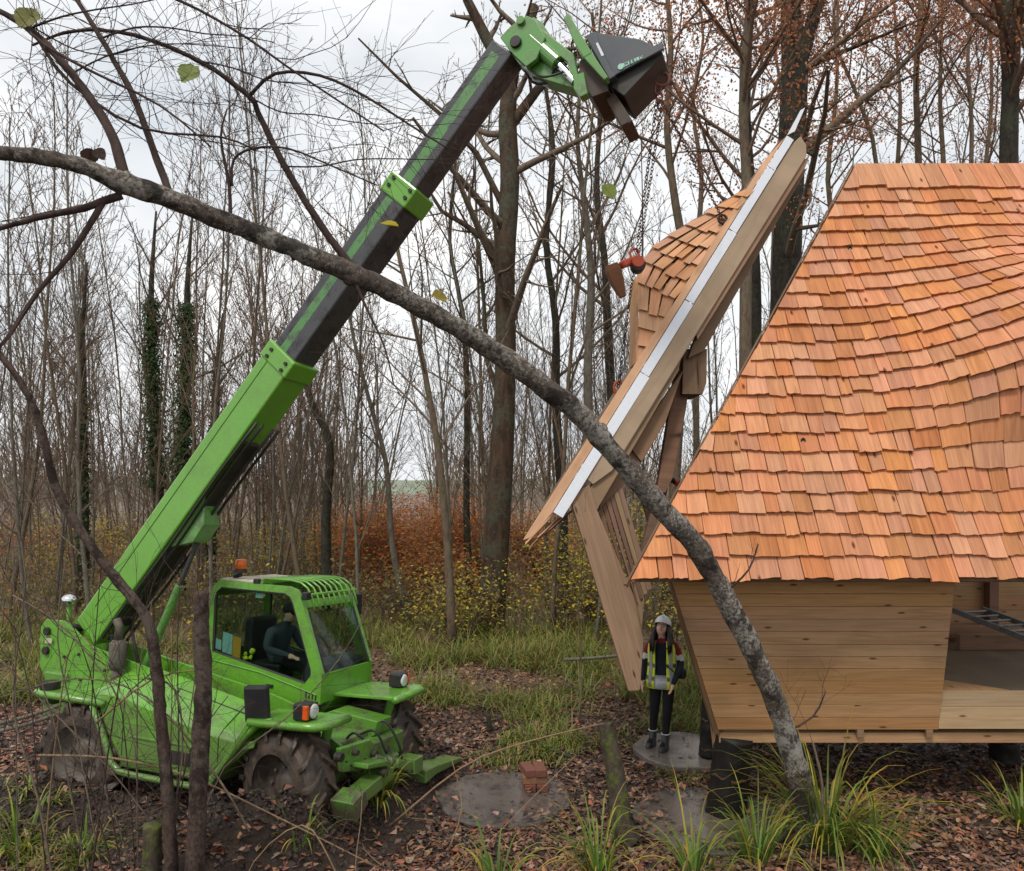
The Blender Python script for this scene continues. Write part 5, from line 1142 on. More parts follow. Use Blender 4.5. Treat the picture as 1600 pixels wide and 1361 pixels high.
# ------------------------------------------------------------------ trees
def wander(p, d, ln, n, rng, wob, up):
    pts = [p.copy()]; d = d.normalized(); st = ln / n
    for i in range(n):
        d = (d + Vector((rng.uniform(-1, 1), rng.uniform(-1, 1), rng.uniform(-1, 1))) * wob + Vector((0, 0, up))).normalized()
        pts.append(pts[-1] + d * st)
    return pts
def polyat(pts, t):
    t = max(0, min(.9999, t)) * (len(pts) - 1); i = int(t); return pts[i].lerp(pts[i + 1], t - i), (pts[i + 1] - pts[i]).normalized()
LV = [dict(n=5, sides=5, wob=.16, up=.05), dict(n=4, sides=4, wob=.22, up=.04), dict(n=3, sides=3, wob=.28, up=.02), dict(n=2, sides=3, wob=.3, up=0.0)]
def grow(mb, pts, r0, r1, lvl, rng, counts, ratio=.42, ang=(25, 60), tmin=.25, tips=None, maxl=3, up=None, minr=.003):
    """children along an existing branch polyline"""
    ln = sum((b - a).length for a, b in zip(pts, pts[1:]))
    n = counts[min(lvl, len(counts) - 1)]
    for i in range(n):
        t = lerp(tmin, 1.0, (i + rng.random()) / n); p, d = polyat(pts, t)
        r = lerp(r0, r1, t) * rng.uniform(.45, .7); r = max(r, minr)
        az_ = rng.uniform(0, 2 * math.pi); a = R(rng.uniform(*ang)); o = d.orthogonal().normalized(); q = Matrix.Rotation(az_, 3, d) @ o
        nd_ = d * math.cos(a) + q * math.sin(a)
        L_ = ln * ratio * (1.15 - .6 * t) * rng.uniform(.7, 1.25); P = LV[min(lvl, 3)]
        cp = wander(p, nd_, L_, P['n'], rng, P['wob'], P['up'] if up is None else up)
        m = len(cp); mb.tube(cp, [lerp(r, max(r * .3, minr * .7), k / (m - 1)) for k in range(m)], P['sides'], False)
        if tips is not None and lvl >= maxl - 1: tips.extend(cp[1:])
        if lvl < maxl: grow(mb, cp, r, r * .3, lvl + 1, rng, counts, ratio * .98, ang, .2, tips, maxl, up, minr)
def leafquad(mb, p, size, rng, col, nrm=None):
    d = Vector((rng.gauss(0, 1), rng.gauss(0, 1), rng.gauss(0, 1))).normalized() if nrm is None else nrm
    a = d.orthogonal().normalized(); a = Matrix.Rotation(rng.uniform(0, 6.28), 3, d) @ a; b = d.cross(a); s_ = size * rng.uniform(.7, 1.3); bend = d * s_ * rng.uniform(-.25, .25)
    mb.add([p - a * s_ * .5, p + b * s_ * .32 + bend, p + a * s_ * .55, p - b * s_ * .32 + bend], [(0, 1, 2), (0, 2, 3)], col)
ORG = [(0.50, 0.16, 0.04), (0.58, 0.22, 0.06), (0.38, 0.12, 0.04), (0.60, 0.28, 0.08)]
BRN = [(0.36, 0.15, 0.08), (0.48, 0.21, 0.105), (0.25, 0.105, 0.06), (0.55, 0.22, 0.08)]
YEL = [(0.62, 0.48, 0.05), (0.50, 0.42, 0.07), (0.70, 0.54, 0.06), (0.36, 0.34, 0.07)]
OLV = [(0.19, 0.17, 0.06), (0.26, 0.20, 0.07), (0.30, 0.19, 0.07), (0.15, 0.14, 0.05)]
IVY = [(0.06, 0.10, 0.03), (0.085, 0.13, 0.04), (0.04, 0.07, 0.024)]
def tree_from(name, path, radii, mat, label, counts, seed, leaves=None, nleaf=0, lsize=.07, ratio=.4, ang=(30, 65), tmin=.35, limbs=(), maxl=3, sides=12, tw='twig', group=None, ivy=None, minr=.004, up=None):
    """a tree with a given trunk polyline (world points) and extra given limbs"""
    rng = random.Random(seed); base = path[0].copy(); root = empty(name, base); tag(root, label, 'tree', group)
    loc = [p - base for p in path]; fine = []; fr = []
    for i in range(len(loc) - 1):
        for k in range(3): fine.append(loc[i].lerp(loc[i + 1], k / 3)); fr.append(lerp(radii[i], radii[i + 1], k / 3))
    fine.append(loc[-1]); fr.append(radii[-1])
    sm_ = [fine[0]] + [(fine[i - 1] + fine[i] * 2 + fine[i + 1]) / 4 for i in range(1, len(fine) - 1)] + [fine[-1]]
    fr = [r * (1 + .05 * noise.noise(Vector((i * .8, seed, 0)))) for i, r in enumerate(fr)]; fr[0] *= 1.25
    mb = MB(); mb.tube(sm_, fr, sides); 
    cr_ = MB(); tips = []
    for lp, lr in limbs:
        q = [p - base for p in lp]; m = len(q); rr = [lerp(lr[0], lr[1], k / (m - 1)) for k in range(m)]; mb.tube(q, rr, 8, False); grow(cr_, q, lr[0], lr[1], 1, rng, counts, ratio, ang, .25, tips, maxl, up, minr)
    mb.build('trunk', mat, root, smooth=True)
    grow(cr_, sm_, radii[0] * .6, max(radii[-1], .02), 0, rng, counts, ratio, ang, tmin, tips, maxl, up, minr)
    if cr_.v: cr_.build('branches', tw, root, smooth=True)
    if leaves and tips:
        lm = MB()
        for i in range(nleaf):
            p = rng.choice(tips); leafquad(lm, p + Vector((rng.gauss(0, .2), rng.gauss(0, .2), rng.gauss(0, .2))), lsize, rng, jit(rng.choice(leaves), .25, rng))
        lm.build('leaves', 'leaf', root)
    if ivy:
        lm = MB()
        for i in range(ivy[0]):
            t = rng.uniform(ivy[1], ivy[2]); p, d = polyat(sm_, t); a = rng.uniform(0, 6.28); r_ = lerp(radii[0], radii[-1], t) + abs(rng.gauss(0, ivy[3])) * (1.0 - .5 * t)
            q = p + Vector((math.cos(a) * r_, math.sin(a) * r_, rng.uniform(-.1, .1))); leafquad(lm, q, .10, rng, jit(rng.choice(IVY), .3, rng), Vector((math.cos(a), math.sin(a), .4)).normalized())
        lm.build('ivy', 'leaf', root)
    return root
def gp(px, d, py=None): 
    p = at(px, 900, d); p.z = gh(p.x, p.y) - .05; return p
# big beech behind the module
d = 18.0
tree_from('beech_tree', [gp(764, d), at(772, 900, d), at(783, 740, d), at(791, 560, d), at(788, 420, d), at(798, 280, d), at(792, 190, d), at(798, 110, d), at(835, 10, d)],
          [.35, .31, .28, .245, .23, .225, .215, .17, .12], 'bark_red', 'tall beech with thick reddish trunk forking near the top, between cab and module', [11, 6, 5, 4], 11,
          limbs=[([at(798, 130, d), at(760, 60, d), at(730, 0, d), at(715, -60, d)], (.16, .08)), ([at(795, 200, d), at(840, 140, d), at(885, 95, d), at(925, 70, d)], (.14, .06)),
                 ([at(790, 330, d), at(745, 240, d), at(690, 180, d), at(620, 120, d), at(560, 60, d)], (.08, .02)), ([at(788, 430, d), at(765, 380, d), at(725, 350, d), at(690, 330, d), at(672, 300, d)], (.10, .03)),
                 ([at(786, 640, d), at(760, 560, d), at(756, 470, d), at(748, 380, d), at(700, 300, d)], (.07, .02))], ratio=.28, ang=(35, 70), sides=16, minr=.006)
d = 17.0
tree_from('beech_tree', [gp(1205, d), at(1215, 700, d), at(1226, 480, d), at(1232, 340, d), at(1238, 200, d), at(1243, 90, d), at(1232, -10, d), at(1228, -120, d)], [.36, .34, .31, .30, .29, .28, .18, .12],
          'bark_dark', 'thick dark tree trunk rising just behind the tip of the lifted section', [9, 6, 5, 4], 12, BRN, 4200, .07,
          limbs=[([at(1246, 110, d), at(1268, 40, d), at(1285, -40, d), at(1300, -120, d)], (.17, .1)), ([at(1250, 110, d), at(1320, 80, d), at(1380, 55, d), at(1440, 30, d)], (.06, .02))], ratio=.26, ang=(35, 75), sides=16, minr=.006)
spec = [  # px base, depth, path (px,py), radii, bark, label, leaves, n
 (708, 16, [(700, 850), (685, 700), (660, 560), (640, 470), (618, 380), (612, 280)], (.10, .03), 'bark_brown', 'slender brown tree leaning left in front of the orange thicket', None, 0),
 (735, 22, [(728, 800), (731, 600), (722, 480), (700, 380), (712, 250)], (.12, .04), 'bark_dark', 'dark thin trunk just beside the thick beech', None, 0),
 (640, 19, [(612, 860), (605, 720), (575, 620), (545, 500), (540, 380)], (.09, .03), 'bark_grey', 'thin grey tree with kinked stem above the cab roof', None, 0),
 (512, 20, [(508, 800), (520, 690), (485, 630), (470, 560), (498, 470), (540, 400)], (.15, .04), 'bark_dark', 'dark crooked tree standing behind the cab and lower boom', None, 0),
 (880, 21, [(880, 800), (868, 640), (870, 500), (850, 380), (868, 240), (850, 120)], (.17, .05), 'bark_dark', 'dark straight tree in the gap between beech and module', None, 0),
 (925, 19, [(920, 720), (918, 560), (925, 430), (915, 330), (900, 220), (910, 90)], (.15, .04), 'bark_grey', 'grey tree behind the floating green leaf', None, 0),
 (965, 23, [(960, 700), (950, 520), (945, 400), (930, 300), (940, 150), (925, 20)], (.18, .05), 'bark_dark', 'dark tree rising behind the chain hoist', None, 0),
 (1180, 18, [(1178, 620), (1182, 480), (1176, 330), (1165, 180), (1170, 60), (1178, -60)], (.17, .07), 'bark_dark', 'dark trunk in the gap between lifted section and hut roof', BRN, 3000),
 (1162, 14.5, [(1165, 420), (1168, 300), (1160, 170), (1166, 60), (1175, -40)], (.13, .06), 'bark_brown', 'brown leafy tree left of the flashing tip', BRN, 3600),
 (1040, 18, [(1075, 420), (1055, 320), (1040, 200), (1050, 80), (1040, -40)], (.13, .05), 'bark_brown', 'rusty leaved tree behind the lifting chains', BRN, 3000),
 (1432, 18, [(1432, 400), (1436, 250), (1430, 120), (1440, 0), (1445, -100)], (.10, .05), 'bark_brown', 'slim reddish tree rising above the middle of the ridge', BRN, 4600),
 (1350, 20, [(1350, 500), (1375, 250), (1340, 150), (1300, 60), (1310, -60)], (.08, .03), 'bark_brown', 'rusty leaved tree above the left end of the ridge', BRN, 4600),
 (1585, 15, [(1582, 400), (1575, 240), (1580, 120), (1572, 30), (1580, -80)], (.21, .12), 'bark_dark', 'dark thick trunk above the right end of the ridge', BRN, 3600),
 (1512, 21, [(1512, 400), (1520, 200), (1510, 90), (1525, -20), (1530, -100)], (.08, .03), 'bark_brown', 'rusty leaved tree above the right half of the ridge', BRN, 4600),
]
for i, (bx_, d, path, (r0, r1), bk_, lab, lv, nl) in enumerate(spec):
    P = [gp(bx_, d)] + [at(x, y, d) for x, y in path]; m = len(P)
    tree_from('woodland_tree', P, [lerp(r0, r1, (k / (m - 1)) ** .8) for k in range(m)], bk_, lab, [14, 7, 5, 4], 40 + i, lv, nl, .075, ratio=.28, ang=(28, 62), tmin=.3 if bx_ < 1000 else .45, tw='twig' if lv is None else 'twig_red', minr=.0055)
rng = random.Random(55)
for i, (x, d) in enumerate(((1300, 24), (1395, 26), (1470, 23), (1545, 27), (1610, 22), (1090, 25), (1215, 27))):
    P = [gp(x, d)] + [at(x + rng.uniform(-14, 14), y, d) for y in (600, 420, 280, 160, 60, -40)]
    tree_from('woodland_tree', P, [.11, .10, .09, .075, .06, .045, .03], 'bark_brown', 'copper leaved tree in the distance beyond the hut ridge', [16, 7, 5, 4], 140 + i, BRN, 2400, .07, ratio=.27, ang=(30, 65), tmin=.42, tw='twig_red', minr=.0055, group='copper trees beyond the hut ridge')
# ivy clad stems on the left
for i, (x, x2, d, h_, lab) in enumerate(((250, 236, 24, 480, 'ivy clad stem with dense leaves, left of the ivy pair'), (282, 292, 23, 490, 'ivy clad stem with dense leaves, right of the ivy pair'), (330, 340, 26, 640, 'shorter ivy wrapped stem behind the cab beacon'), (130, 128, 22, 560, 'ivy speckled tree near the left edge'))):
    P = [gp(x, d), at(x, 820, d), at((x + x2) / 2, 680, d), at(x2, 540, d), at(x2, h_ - 40, d), at(x2 + 8, h_ - 150, d)]
    tree_from('ivy_tree', P, [.17, .16, .14, .11, .08, .03], 'bark_dark', lab, [10, 5, 4, 3], 70 + i, ratio=.25, ang=(25, 55), tmin=.5, ivy=(4600, .28, .74, .24) if i < 2 else (1000, .1, .5, .10), minr=.006)

# thin coppice poles: a few kinds, copied through the wood
protos = []
for k in range(12):
    rng = random.Random(200 + k); hgt = rng.uniform(10.5, 16); r0 = rng.uniform(.030, .068)
    root = empty('coppice_tree', (0, 0, 0)); mb = MB(); cr_ = MB(); nst = 1 if k % 3 else 2
    for s_ in range(nst):
        p = wander(Vector((0.15 * s_, 0, -.1)), Vector((rng.uniform(-.12, .12) + s_ * .15, rng.uniform(-.1, .1), 1)), hgt * (1 - .15 * s_), 9, rng, .07, .03)
        rr = [lerp(r0, .012, (j / 9) ** .85) for j in range(10)]; mb.tube(p, rr, 6, False); grow(cr_, p, r0 * .55, .012, 0, rng, [26 if nst == 1 else 15, 7, 5], .24, (18, 50), .16, None, 2, .06, .0055)
    mb.build('trunk', ('bark_brown', 'bark_grey', 'bark_brown', 'bark_grey')[k % 4], root, smooth=True); cr_.build('branches', ('twig_red', 'twig')[k % 2], root, smooth=True)
    protos.append(root)
rng = random.Random(77); used = set(); pos = []
def okpos(x, y): return all((x - a) ** 2 + (y - b) ** 2 > .5 for a, b in pos)
N_T = 205
for i in range(N_T):
    for _ in range(20):
        d = 14 + 34 * rng.random() ** .75; px_ = rng.uniform(-60, 1000) if i < 182 else rng.uniform(1000, 1660)
        if px_ > 560 and d < 16.5: d += 4
        if 580 < px_ < 668 and d > 18: continue
        x = (px_ - 800) / F * d
        if okpos(x, d): break
    pos.append((x, d)); k = rng.randrange(12)
    if k not in used: o = protos[k]; used.add(k)
    else: o = copy_tree(protos[k])
    s_ = rng.uniform(.75, 1.15); o.location = (x, d, gh(x, d)); o.rotation_euler = (rng.uniform(-.05, .05), rng.uniform(-.05, .05), rng.uniform(0, 6.28)); o.scale = (s_, s_, s_ * rng.uniform(.9, 1.1))
    zn = 'behind the machine rear' if px_ < 220 else ('behind the lower boom and cab' if px_ < 480 else ('between the cab and the thick beech' if px_ < 760 else ('between thick beech and lifted section' if px_ < 1000 else 'behind the hut roof')))
    tag(o, 'bare thin coppice stem in the wood ' + zn, 'tree', 'bare coppice stems ' + zn)
for k in range(12):
    if k not in used:
        for ch in list(protos[k].children): bpy.data.objects.remove(ch)
        bpy.data.objects.remove(protos[k])

# leafy shrubs: orange beech, yellow hazel
def shrub(name, px_, d, top, wpx, leaves, n, label, cat, lsize, seed, stems=7, group=None):
    rng = random.Random(seed); b = gp(px_, d); root = empty(name, b); tag(root, label, cat, group); hgt = at(px_, top, d).z - b.z; rad = wpx / F * d / 2
    st = MB(); tips = []
    for i in range(stems):
        a = rng.uniform(0, 6.28); p = wander(Vector((math.cos(a) * .1, math.sin(a) * .1, 0)), Vector((math.cos(a) * rad / hgt * .9, math.sin(a) * rad / hgt * .9, 1)), hgt * rng.uniform(.7, 1.02), 7, rng, .08, .02)
        st.tube(p, [lerp(.035, .006, j / 7) for j in range(8)], 5, False); grow(st, p, .02, .006, 0, rng, [9, 5, 3], .38, (35, 75), .2, tips, 2, 0.0, .0045)
    st.build('stems', 'twig', root, smooth=True); lm = MB()
    for i in range(n):
        leafquad(lm, rng.choice(tips) + Vector((rng.gauss(0, .42), rng.gauss(0, .42), rng.gauss(0, .32))), lsize * rng.uniform(.6, 1.2), rng, jit(rng.choice(leaves), .25, rng), Vector((rng.gauss(0, .5), rng.gauss(0, .5), 1)).normalized())
    lm.build('leaves', 'leaf', root)
for i, (x, d, top, wp, n, lab) in enumerate(((640, 23, 775, 230, 6500, 'orange leaved young beech left of the thick beech trunk'), (720, 25, 770, 190, 5500, 'orange leaved young beech directly behind the thick beech trunk'), (560, 27, 800, 200, 4000, 'dull orange young beech behind the cab roof'), (850, 26, 810, 90, 2600, 'orange leaved young beech between trunk and hanging leg'), (690, 21, 860, 90, 2500, 'low orange beech shrub beside the yellow hazel'))):
    shrub('beech_shrub', x, d, top, wp, ORG + BRN[:2] + OLV[:1], int(n * 1.7), lab, 'shrub', .10, 300 + i)
for i, (x, d, top, wp, n, lab) in enumerate(((718, 17.2, 895, 110, 1500, 'yellow leaved hazel just left of the thick trunk base'), (930, 18, 800, 130, 2600, 'yellow leaved hazel behind the hanging timber leg'), (865, 17.5, 890, 70, 700, 'small yellow hazel right of the thick trunk'), (1040, 16, 880, 70, 700, 'yellow leaved hazel above the person with the hard hat'), (985, 14.5, 770, 60, 350, 'yellow green sapling seen through the lifted frame'), (430, 22, 800, 150, 1600, 'sparse olive hazel behind the cab'), (585, 19, 900, 90, 900, 'yellow green hazel right of the cab'), (230, 20, 880, 160, 1300, 'olive shrub behind the rear of the machine'))):
    shrub('hazel_shrub', x, d, top, wp, YEL + OLV[:2] if i < 5 else OLV, int(n * 1.3), lab, 'shrub', .085, 330 + i)

# undergrowth and the far wood: one mass each
rng = random.Random(88); ug = MB(); ul = MB()
for i in range(7500):
    d = 16.5 + 32 * rng.random() ** .8; px_ = rng.uniform(-80, 1700); x = (px_ - 800) / F * d; h_ = rng.uniform(.5, 2.2); p = Vector((x, d, gh(x, d) - .02))
    q = wander(p, Vector((rng.uniform(-.5, .5), rng.uniform(-.4, .4), 1)), h_, 3, rng, .2, -.05); ug.tube(q, [.009, .008, .006, .003], 3, False)
    nq = noise.noise(Vector((x * .2, d * .2, 0))); c0 = YEL if (nq > .28) else (OLV if nq > -.2 else (ORG if 480 < px_ < 1000 else BRN))
    for j in range(rng.randrange(5, 16)): leafquad(ul, rng.choice(q[1:]) + Vector((rng.gauss(0, .15), rng.gauss(0, .15), rng.gauss(0, .1))), .10, rng, jit(rng.choice(c0), .3, rng))
tag(ug.build('undergrowth_stems', 'twig'), 'tangle of thin brown stems across the wood floor', 'undergrowth', kind='stuff')
tag(ul.build('undergrowth_leaves', 'leaf'), 'scattered olive and brown leaves of the wood undergrowth', 'undergrowth', kind='stuff')
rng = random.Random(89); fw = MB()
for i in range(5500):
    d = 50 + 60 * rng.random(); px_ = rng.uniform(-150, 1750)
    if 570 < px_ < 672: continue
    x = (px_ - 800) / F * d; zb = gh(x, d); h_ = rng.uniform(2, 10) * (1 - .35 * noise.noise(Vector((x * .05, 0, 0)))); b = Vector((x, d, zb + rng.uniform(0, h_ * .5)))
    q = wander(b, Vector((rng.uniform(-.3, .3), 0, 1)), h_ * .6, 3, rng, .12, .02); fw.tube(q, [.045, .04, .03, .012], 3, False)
tag(fw.build('far_wood', 'far_twig_hazed'), 'hazy brown mass of far bare trees', 'wood', kind='stuff')

# ------------------------------------------------------------------ leaning tree across the foreground
LP = [(1268, 1318, 7.55), (1250, 1228, 7.45), (1220, 1120, 7.3), (1175, 1015, 7.15), (1126, 920, 7.0), (1085, 850, 6.85), (1025, 785, 6.65), (965, 715, 6.45), (905, 648, 6.25), (820, 582, 6.0), (715, 512, 5.75), (610, 455, 5.5), (545, 425, 5.35), (450, 385, 5.15), (350, 345, 4.95), (270, 312, 4.75), (200, 288, 4.6), (130, 262, 4.45), (60, 245, 4.3), (-40, 232, 4.15), (-160, 212, 4.05), (-300, 185, 3.95), (-460, 140, 3.9), (-600, 70, 3.9)]
LW = [44, 36, 33, 32, 33, 33, 34, 33, 33, 32, 31, 30, 32, 30, 29, 29, 33, 25, 23, 20, 17, 13, 8, 3]
pl = [at(*p) for p in LP]; pl[0].z = min(pl[0].z, gh(pl[0].x, pl[0].y) - .05); rl = [w_ / 2 / F * p[2] for w_, p in zip(LW, LP)]
lean = empty('leaning_tree', pl[0]); tag(lean, 'lichen spotted tree bowed right across the foreground in front of boom and roof', 'tree')
sp, sr = smooth_path(pl, rl, 10); sr = [r * (1 + .10 * noise.noise(Vector((i * .22, 3, 1)))) for i, r in enumerate(sr)]
mb = MB(); mb.tube(sp, sr, 26)
rng = random.Random(15)
for t in (.1, .17, .235, .28, .33, .39, .42, .47, .52, .56, .6, .7, .8):
    p, dd = polyat(sp, t); i = int(t * (len(sp) - 1)); q = Matrix.Rotation(rng.uniform(0, 6.28), 3, dd) @ dd.orthogonal().normalized(); mb.ball(p + q * sr[i] * .75, sr[i] * rng.uniform(.35, .55), (1, 1, 1), 10, 8)
mb.roughen(.017, 7); mb.build('trunk', 'bark_lean', lean, smooth=True, world=True)
def limb(par, pts, w0, w1, nm='branch', mat='twig_dark', seed=1, counts=(5, 3, 2), sides=8, twr=.42, lvl=1, maxl=2, minr=.0022, tw=True):
    P, W = [at(*p) for p in pts], [lerp(w0, w1, i / (len(pts) - 1)) / 2 / F * p[2] for i, p in enumerate(pts)]; P, W = smooth_path(P, W, 3 if w0 < 12 else 8); mb = MB(); mb.tube(P, W, sides)
    if w0 >= 12: mb.roughen(W[0] * .16, 11)
    o = mb.build(nm, mat, par, smooth=True, world=True)
    if tw:
        t_ = MB(); rg = random.Random(seed); ln = sum((b - a).length for a, b in zip(P, P[1:])); k_ = max(3, int(ln * counts[0] * .9))
        for i in range(k_):
            t = lerp(.12, 1, (i + rg.random()) / k_); p, dd = polyat(P, t); q = Matrix.Rotation(rg.uniform(0, 6.28), 3, dd) @ dd.orthogonal().normalized(); a = R(rg.uniform(20, 65))
            L_ = rg.uniform(.3, 1.25) * min(1, ln * .8); r_ = min(W[int(t * (len(W) - 1))] * .5, rg.uniform(.0018, .0036)); c = wander(p, dd * math.cos(a) + q * math.sin(a), L_, 7, rg, .24, rg.uniform(-.09, .07)); t_.tube(c, [lerp(r_, .0011, z_ / 7) for z_ in range(8)], 4, False)
            for z_ in range(rg.randrange(2, 6)):
                p2, d2 = polyat(c, rg.uniform(.15, .95)); q2 = Matrix.Rotation(rg.uniform(0, 6.28), 3, d2) @ d2.orthogonal().normalized(); c2 = wander(p2, d2 + q2 * rg.uniform(.5, 1.3), L_ * rg.uniform(.15, .45), 4, rg, .2, 0); t_.tube(c2, [max(r_ * .55, .0013), .0013, .0012, .001, .0009], 3, False)
        q_ = t_.build('twigs', 'twig_dark', o, smooth=True, world=True); q_['kind'] = 'stuff'
    return o
LB = [([(196, 285, 4.6), (172, 205, 4.65), (112, 115, 4.7), (45, 45, 4.75), (-30, 0, 4.8), (-120, -70, 4.85), (-210, -150, 4.9)], 18, 3, 7), ([(268, 310, 4.75), (240, 235, 4.8), (208, 150, 4.85), (158, 60, 4.9), (110, -20, 4.95), (70, -120, 5.0), (50, -220, 5.05)], 13, 3, 7),
      ([(562, 432, 5.4), (500, 350, 5.35), (445, 260, 5.3), (405, 180, 5.25), (388, 150, 5.2), (310, 95, 5.15), (210, 55, 5.1), (120, 48, 5.1), (50, 70, 5.1)], 13, 3.5, 10), ([(360, 348, 4.95), (358, 290, 4.95), (345, 215, 4.9), (355, 170, 4.9)], 7, 2.5, 5),
      ([(190, 305, 4.6), (130, 325, 4.55), (60, 340, 4.5), (-20, 362, 4.45), (-130, 385, 4.4), (-240, 430, 4.4)], 14, 3, 6), ([(160, 318, 4.58), (112, 395, 4.5), (60, 455, 4.45), (10, 530, 4.4), (-20, 560, 4.4), (-70, 640, 4.4), (-110, 730, 4.4)], 10, 2, 6),
      ([(362, 290, 4.95), (365, 250, 4.95), (395, 232, 4.9), (450, 232, 4.9), (520, 260, 4.9), (590, 290, 4.95)], 5, 2, 5), ([(390, 150, 5.2), (430, 115, 5.15), (500, 118, 5.1), (570, 150, 5.1), (640, 195, 5.1), (700, 232, 5.1)], 6, 2.5, 5),
      ([(90, -70, 4.98), (160, -50, 5.0), (230, -20, 5.0), (310, 15, 5.0), (390, 62, 5.0), (450, 105, 5.0), (540, 165, 5.0), (600, 205, 5.0)], 6, 2.5, 6), ([(60, 62, 4.73), (110, 130, 4.7), (220, 200, 4.7), (345, 214, 4.7), (400, 235, 4.7)], 6, 2.5, 6),
      ([(20, 25, 4.76), (70, 70, 4.65), (140, 110, 4.6), (250, 165, 4.6), (330, 230, 4.6)], 6, 2.5, 5), ([(555, 440, 5.35), (572, 480, 5.3), (600, 540, 5.3), (615, 600, 5.3)], 5, 2, 4), ([(1140, 920, 6.95), (1170, 890, 6.9), (1185, 850, 6.9)], 4, 2, 3), ([(1215, 1150, 7.3), (1270, 1120, 7.3), (1290, 1080, 7.3)], 4, 2, 4)]
rng = random.Random(31); ST = [(112, 115, 4.7), (172, 205, 4.65), (45, 45, 4.75), (208, 150, 4.85), (158, 60, 4.9), (240, 235, 4.8), (310, 95, 5.15), (405, 180, 5.25), (388, 150, 5.2), (210, 55, 5.1), (-30, 0, 4.8), (110, -20, 4.95), (445, 260, 5.3)]
for i in range(0, 13, 2):
    a0 = rng.uniform(-.7, .6); pp = [ST[i]]
    for k in range(5): a0 += rng.gauss(.06, .2); pp.append((pp[-1][0] + 55 * math.cos(a0), pp[-1][1] + 55 * math.sin(a0), pp[-1][2] + rng.uniform(-.03, .05)))
    LB.append((pp, rng.uniform(2.2, 3.4), 1.3, 4))
for i, (pp, w0, w1, nc) in enumerate(LB): limb(lean, pp, w0, w1, seed=500 + i, counts=(nc + 4, 5, 4), minr=.0016)
# leaves still hanging in front
def bigleaf(px_, py_, d, wpx, col, nm='leaf', ang=0.3, tilt=(.2, -.9, .35), par=None):
    c = at(px_, py_, d); s_ = wpx / F * d; n_ = Vector(tilt).normalized(); a = n_.orthogonal().normalized(); a = Matrix.Rotation(ang, 3, n_) @ a; b = n_.cross(a); mb = MB(); K = 44; rim = []; mid = []
    for i in range(K):
        th = 2 * math.pi * i / K; r_ = .5 * (1 + .12 * math.cos(th) + .035 * (-1) ** i - .10 * abs(math.sin(th * 2)) + .16 * noise.noise(Vector((math.cos(th) * 1.5, math.sin(th) * 1.5, px_)))); rim.append(c + (a * math.cos(th) * 1.12 + b * math.sin(th) * .95) * r_ * s_ + n_ * s_ * (.16 * abs(math.sin(th)) + .08 * noise.noise(Vector((math.cos(th) * 2, math.sin(th) * 2, py_)))))
    mb.add([c] + rim, [(0, 1 + i, 1 + (i + 1) % K) for i in range(K)], col); mb.tube([c - a * s_ * .5 - n_ * s_ * .01, c - n_ * s_ * .01, c + a * s_ * .5, c + a * s_ * .95 + Vector((0, 0, s_ * .25))], s_ * .018, 5, True, mixcol(col, (.1, .08, .04), .4))
    return mb.build(nm, 'leaf', par or lean, world=True)
bigleaf(297, 114, 5.1, 36, (.30, .36, .12)); bigleaf(950, 298, 6.0, 28, (.20, .26, .05), ang=1.2); bigleaf(610, 352, 5.2, 26, (.50, .42, .03), ang=2.2, tilt=(.1, -.5, .8)); bigleaf(685, 464, 5.6, 26, (.34, .27, .05), ang=2.6, tilt=(.5, -.6, .5))
bigleaf(140, 243, 4.5, 26, (.06, .035, .025), ang=.4, tilt=(.3, -.7, -.4)); bigleaf(155, 240, 4.5, 22, (.05, .03, .02), ang=1.4); bigleaf(45, 28, 4.7, 40, (.24, .24, .08), ang=.5)

# ------------------------------------------------------------------ near stems, stumps, brambles, sticks
def stem_thing(name, pts, w0, w1, mat, label, cat, seed, counts=(6, 4, 3), tw=True, sides=12, group=None):
    P = [at(*p) for p in pts]; root = empty(name, P[0]); tag(root, label, cat, group); limb(root, pts, w0, w1, 'trunk', mat, seed, counts, sides, .16, 1, 2, .0022, tw); return root
stem_thing('sapling', [(300, 1480, 6.2), (304, 1361, 6.2), (312, 1200, 6.2), (318, 1060, 6.2), (314, 980, 6.2), (315, 924, 6.2)], 30, 23, 'bark_sap', 'straight cut brown stem standing in front of the machine bonnet', 'tree', 601, (4, 3))
stem_thing('sapling', [(275, 1480, 6.25), (268, 1361, 6.25), (262, 1240, 6.25), (252, 1130, 6.25), (243, 1030, 6.25), (228, 965, 6.25), (190, 915, 6.25), (140, 850, 6.2), (88, 765, 6.15), (70, 690, 6.1), (45, 620, 6.05), (0, 555, 6.0), (-60, 510, 6.0), (-130, 440, 6.0), (-180, 340, 6.0)], 22, 6, 'bark_sap', 'crooked brown sapling curving up to the left edge', 'tree', 602, (9, 4, 3))
stem_thing('tree_stump', [(238, 1450, 6.3), (237, 1361, 6.3), (238, 1288, 6.3)], 31, 28, 'moss_stump', 'short cut stump at the bottom edge below the bonnet', 'stump', 603, tw=False)
stem_thing('tree_stump', [(985, 1316, 7.6), (972, 1290, 7.62), (963, 1220, 7.68), (952, 1160, 7.72), (946, 1128, 7.74)], 38, 23, 'moss_stump', 'mossy leaning stump between brick pad and stilt pad', 'stump', 604, tw=False)
stem_thing('tree_stump', [(765, 1142, 10.95), (764, 1128, 10.95), (763, 1116, 10.95)], 9, 7, 'bark_dark', 'tiny dark stump in the leaf litter behind the brick pad', 'stump', 605, tw=False)
rng = random.Random(66)
